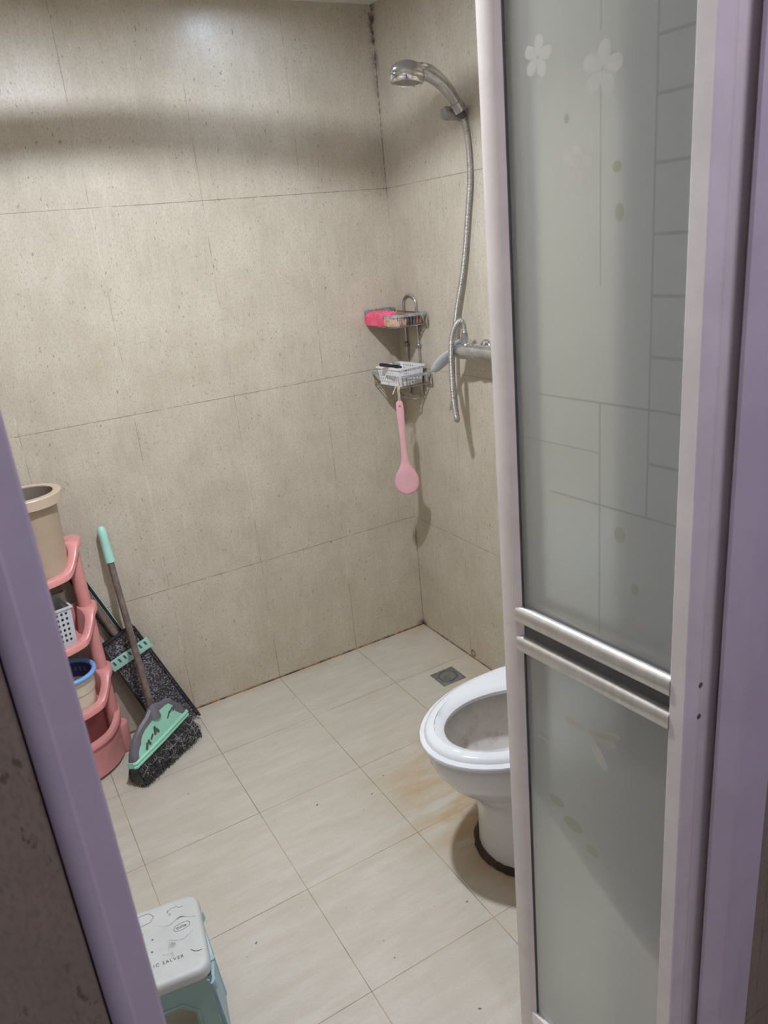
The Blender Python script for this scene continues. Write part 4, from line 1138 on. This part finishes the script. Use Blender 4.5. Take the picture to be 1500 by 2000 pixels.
scuff(M['smudge'], ([(0.040, -0.028), (0.0445, -0.0027), (0.056, -0.010), (0.0711, -0.0124), (0.081, -0.006), (0.0907, 0.001)], 0.0010))
scuff(M['smudge'], ([(0.042, -0.020), (0.047, -0.010), (0.054, -0.013), (0.056, -0.021), (0.049, -0.025)], 0))
scuff(M['smudge'], ([(0.044, -0.036), (0.048, -0.033), (0.0485, -0.045), (0.0435, -0.047)], 0))
scuff(M['smudge'], ([(0.028, -0.0328), (0.036, -0.036), (0.047, -0.034)], 0.0009))
scuff(M['ink'], ([(0.0807, -0.0435), (0.087, -0.0505), (0.094, -0.0535), (0.1016, -0.0531)], 0.0013))
# front and rear leg panels: an inverted U with a rounded cut-out
def leg_panel(ysign, name):
    b = MB()
    ztop = SH - 0.022
    def P(x, z, n):
        fl = 1 + 0.10 * (ztop - z) / ztop
        return sp_(x * fl, ysign * ((SWY / 2 - 0.010) + 0.018 * (ztop - z) / ztop + n), z)
    W2 = SWX / 2 - 0.008
    outer = [(-W2, 0.0), (-W2, ztop * 0.5), (-W2, ztop - 0.012), (-W2 + 0.010, ztop), (0, ztop), (W2 - 0.010, ztop), (W2, ztop - 0.012), (W2, ztop * 0.5), (W2, 0.0)]
    iw, it = W2 - 0.038, ztop - 0.048
    cut = [(-iw, 0.0), (-iw, it * 0.5), (-iw, it - 0.022), (-iw + 0.022, it), (0, it), (iw - 0.022, it), (iw, it - 0.022), (iw, it * 0.5), (iw, 0.0)]
    for k in range(len(outer) - 1):
        q = [outer[k], outer[k + 1], cut[k + 1], cut[k]]
        A = [P(x, z, 0.0) for x, z in q]; B_ = [P(x, z, 0.010) for x, z in q]
        b.poly(A); b.poly(list(reversed(B_)))
        for i in ((0, 1), (2, 3)) + (((3, 0),) if k == 0 else ()) + (((1, 2),) if k == len(outer) - 2 else ()):
            b.poly([A[i[0]], B_[i[0]], B_[i[1]], A[i[1]]])
    bmesh.ops.remove_doubles(b.bm, verts=b.bm.verts[:], dist=0.0002)
    o = b.build(name, M['stool_mint'], stl, angle=30)
    b = MB()
    rim_ = [P(x * 1.0, z, 0.0105) for x, z in [(-iw - .006, 0.002), (-iw - .006, it * 0.5), (-iw - .004, it - 0.018), (-iw + 0.018, it + .006), (0, it + .006), (iw - 0.018, it + .006), (iw + .004, it - 0.018), (iw + .006, it * 0.5), (iw + .006, 0.002)]]
    b.tube(rim_, 0.0028, 6); b.build('leg_bead', M['stool_mint'], o)
    return o
leg_panel(-1, 'leg_panel'); leg_panel(1, 'leg_panel')
for sx in (1, -1):
    b = MB()
    xo = sx * (SWX / 2 - 0.004)
    def Q(y, z, n): return sp_(sx * (SWX / 2 - 0.012 + 0.026 * (SH - z) / SH * 0.7 + n), y, z)
    for ya, yb, za, zb in ((-0.088, -0.004, 0.030, 0.190), (0.088, 0.004, 0.030, 0.190)):
        A = [Q(ya, za, 0), Q(yb, za + 0.03, 0.006), Q(yb, zb - 0.03, 0.006), Q(ya, zb, 0)]; B_ = [p + (SM.to_3x3() @ V((sx * 0.006, 0, 0))) for p in A]
        b.loft([A, B_])
    hb_ = b.build('side_brace', M['stool_blue'], stl, angle=25)
    b = MB()
    b.tube([Q(0, 0.055, 0.008), Q(0, 0.165, 0.008)], 0.0065, 10)
    b.build('hinge', M['stool_blue'], hb_)
    for yy in (-0.085, 0.085):
        b = MB(); b.tube([Q(yy, 0.185, 0.004), Q(yy, 0.205, 0.002)], 0.010, 10); b.build('hinge', M['stool_blue'], hb_)
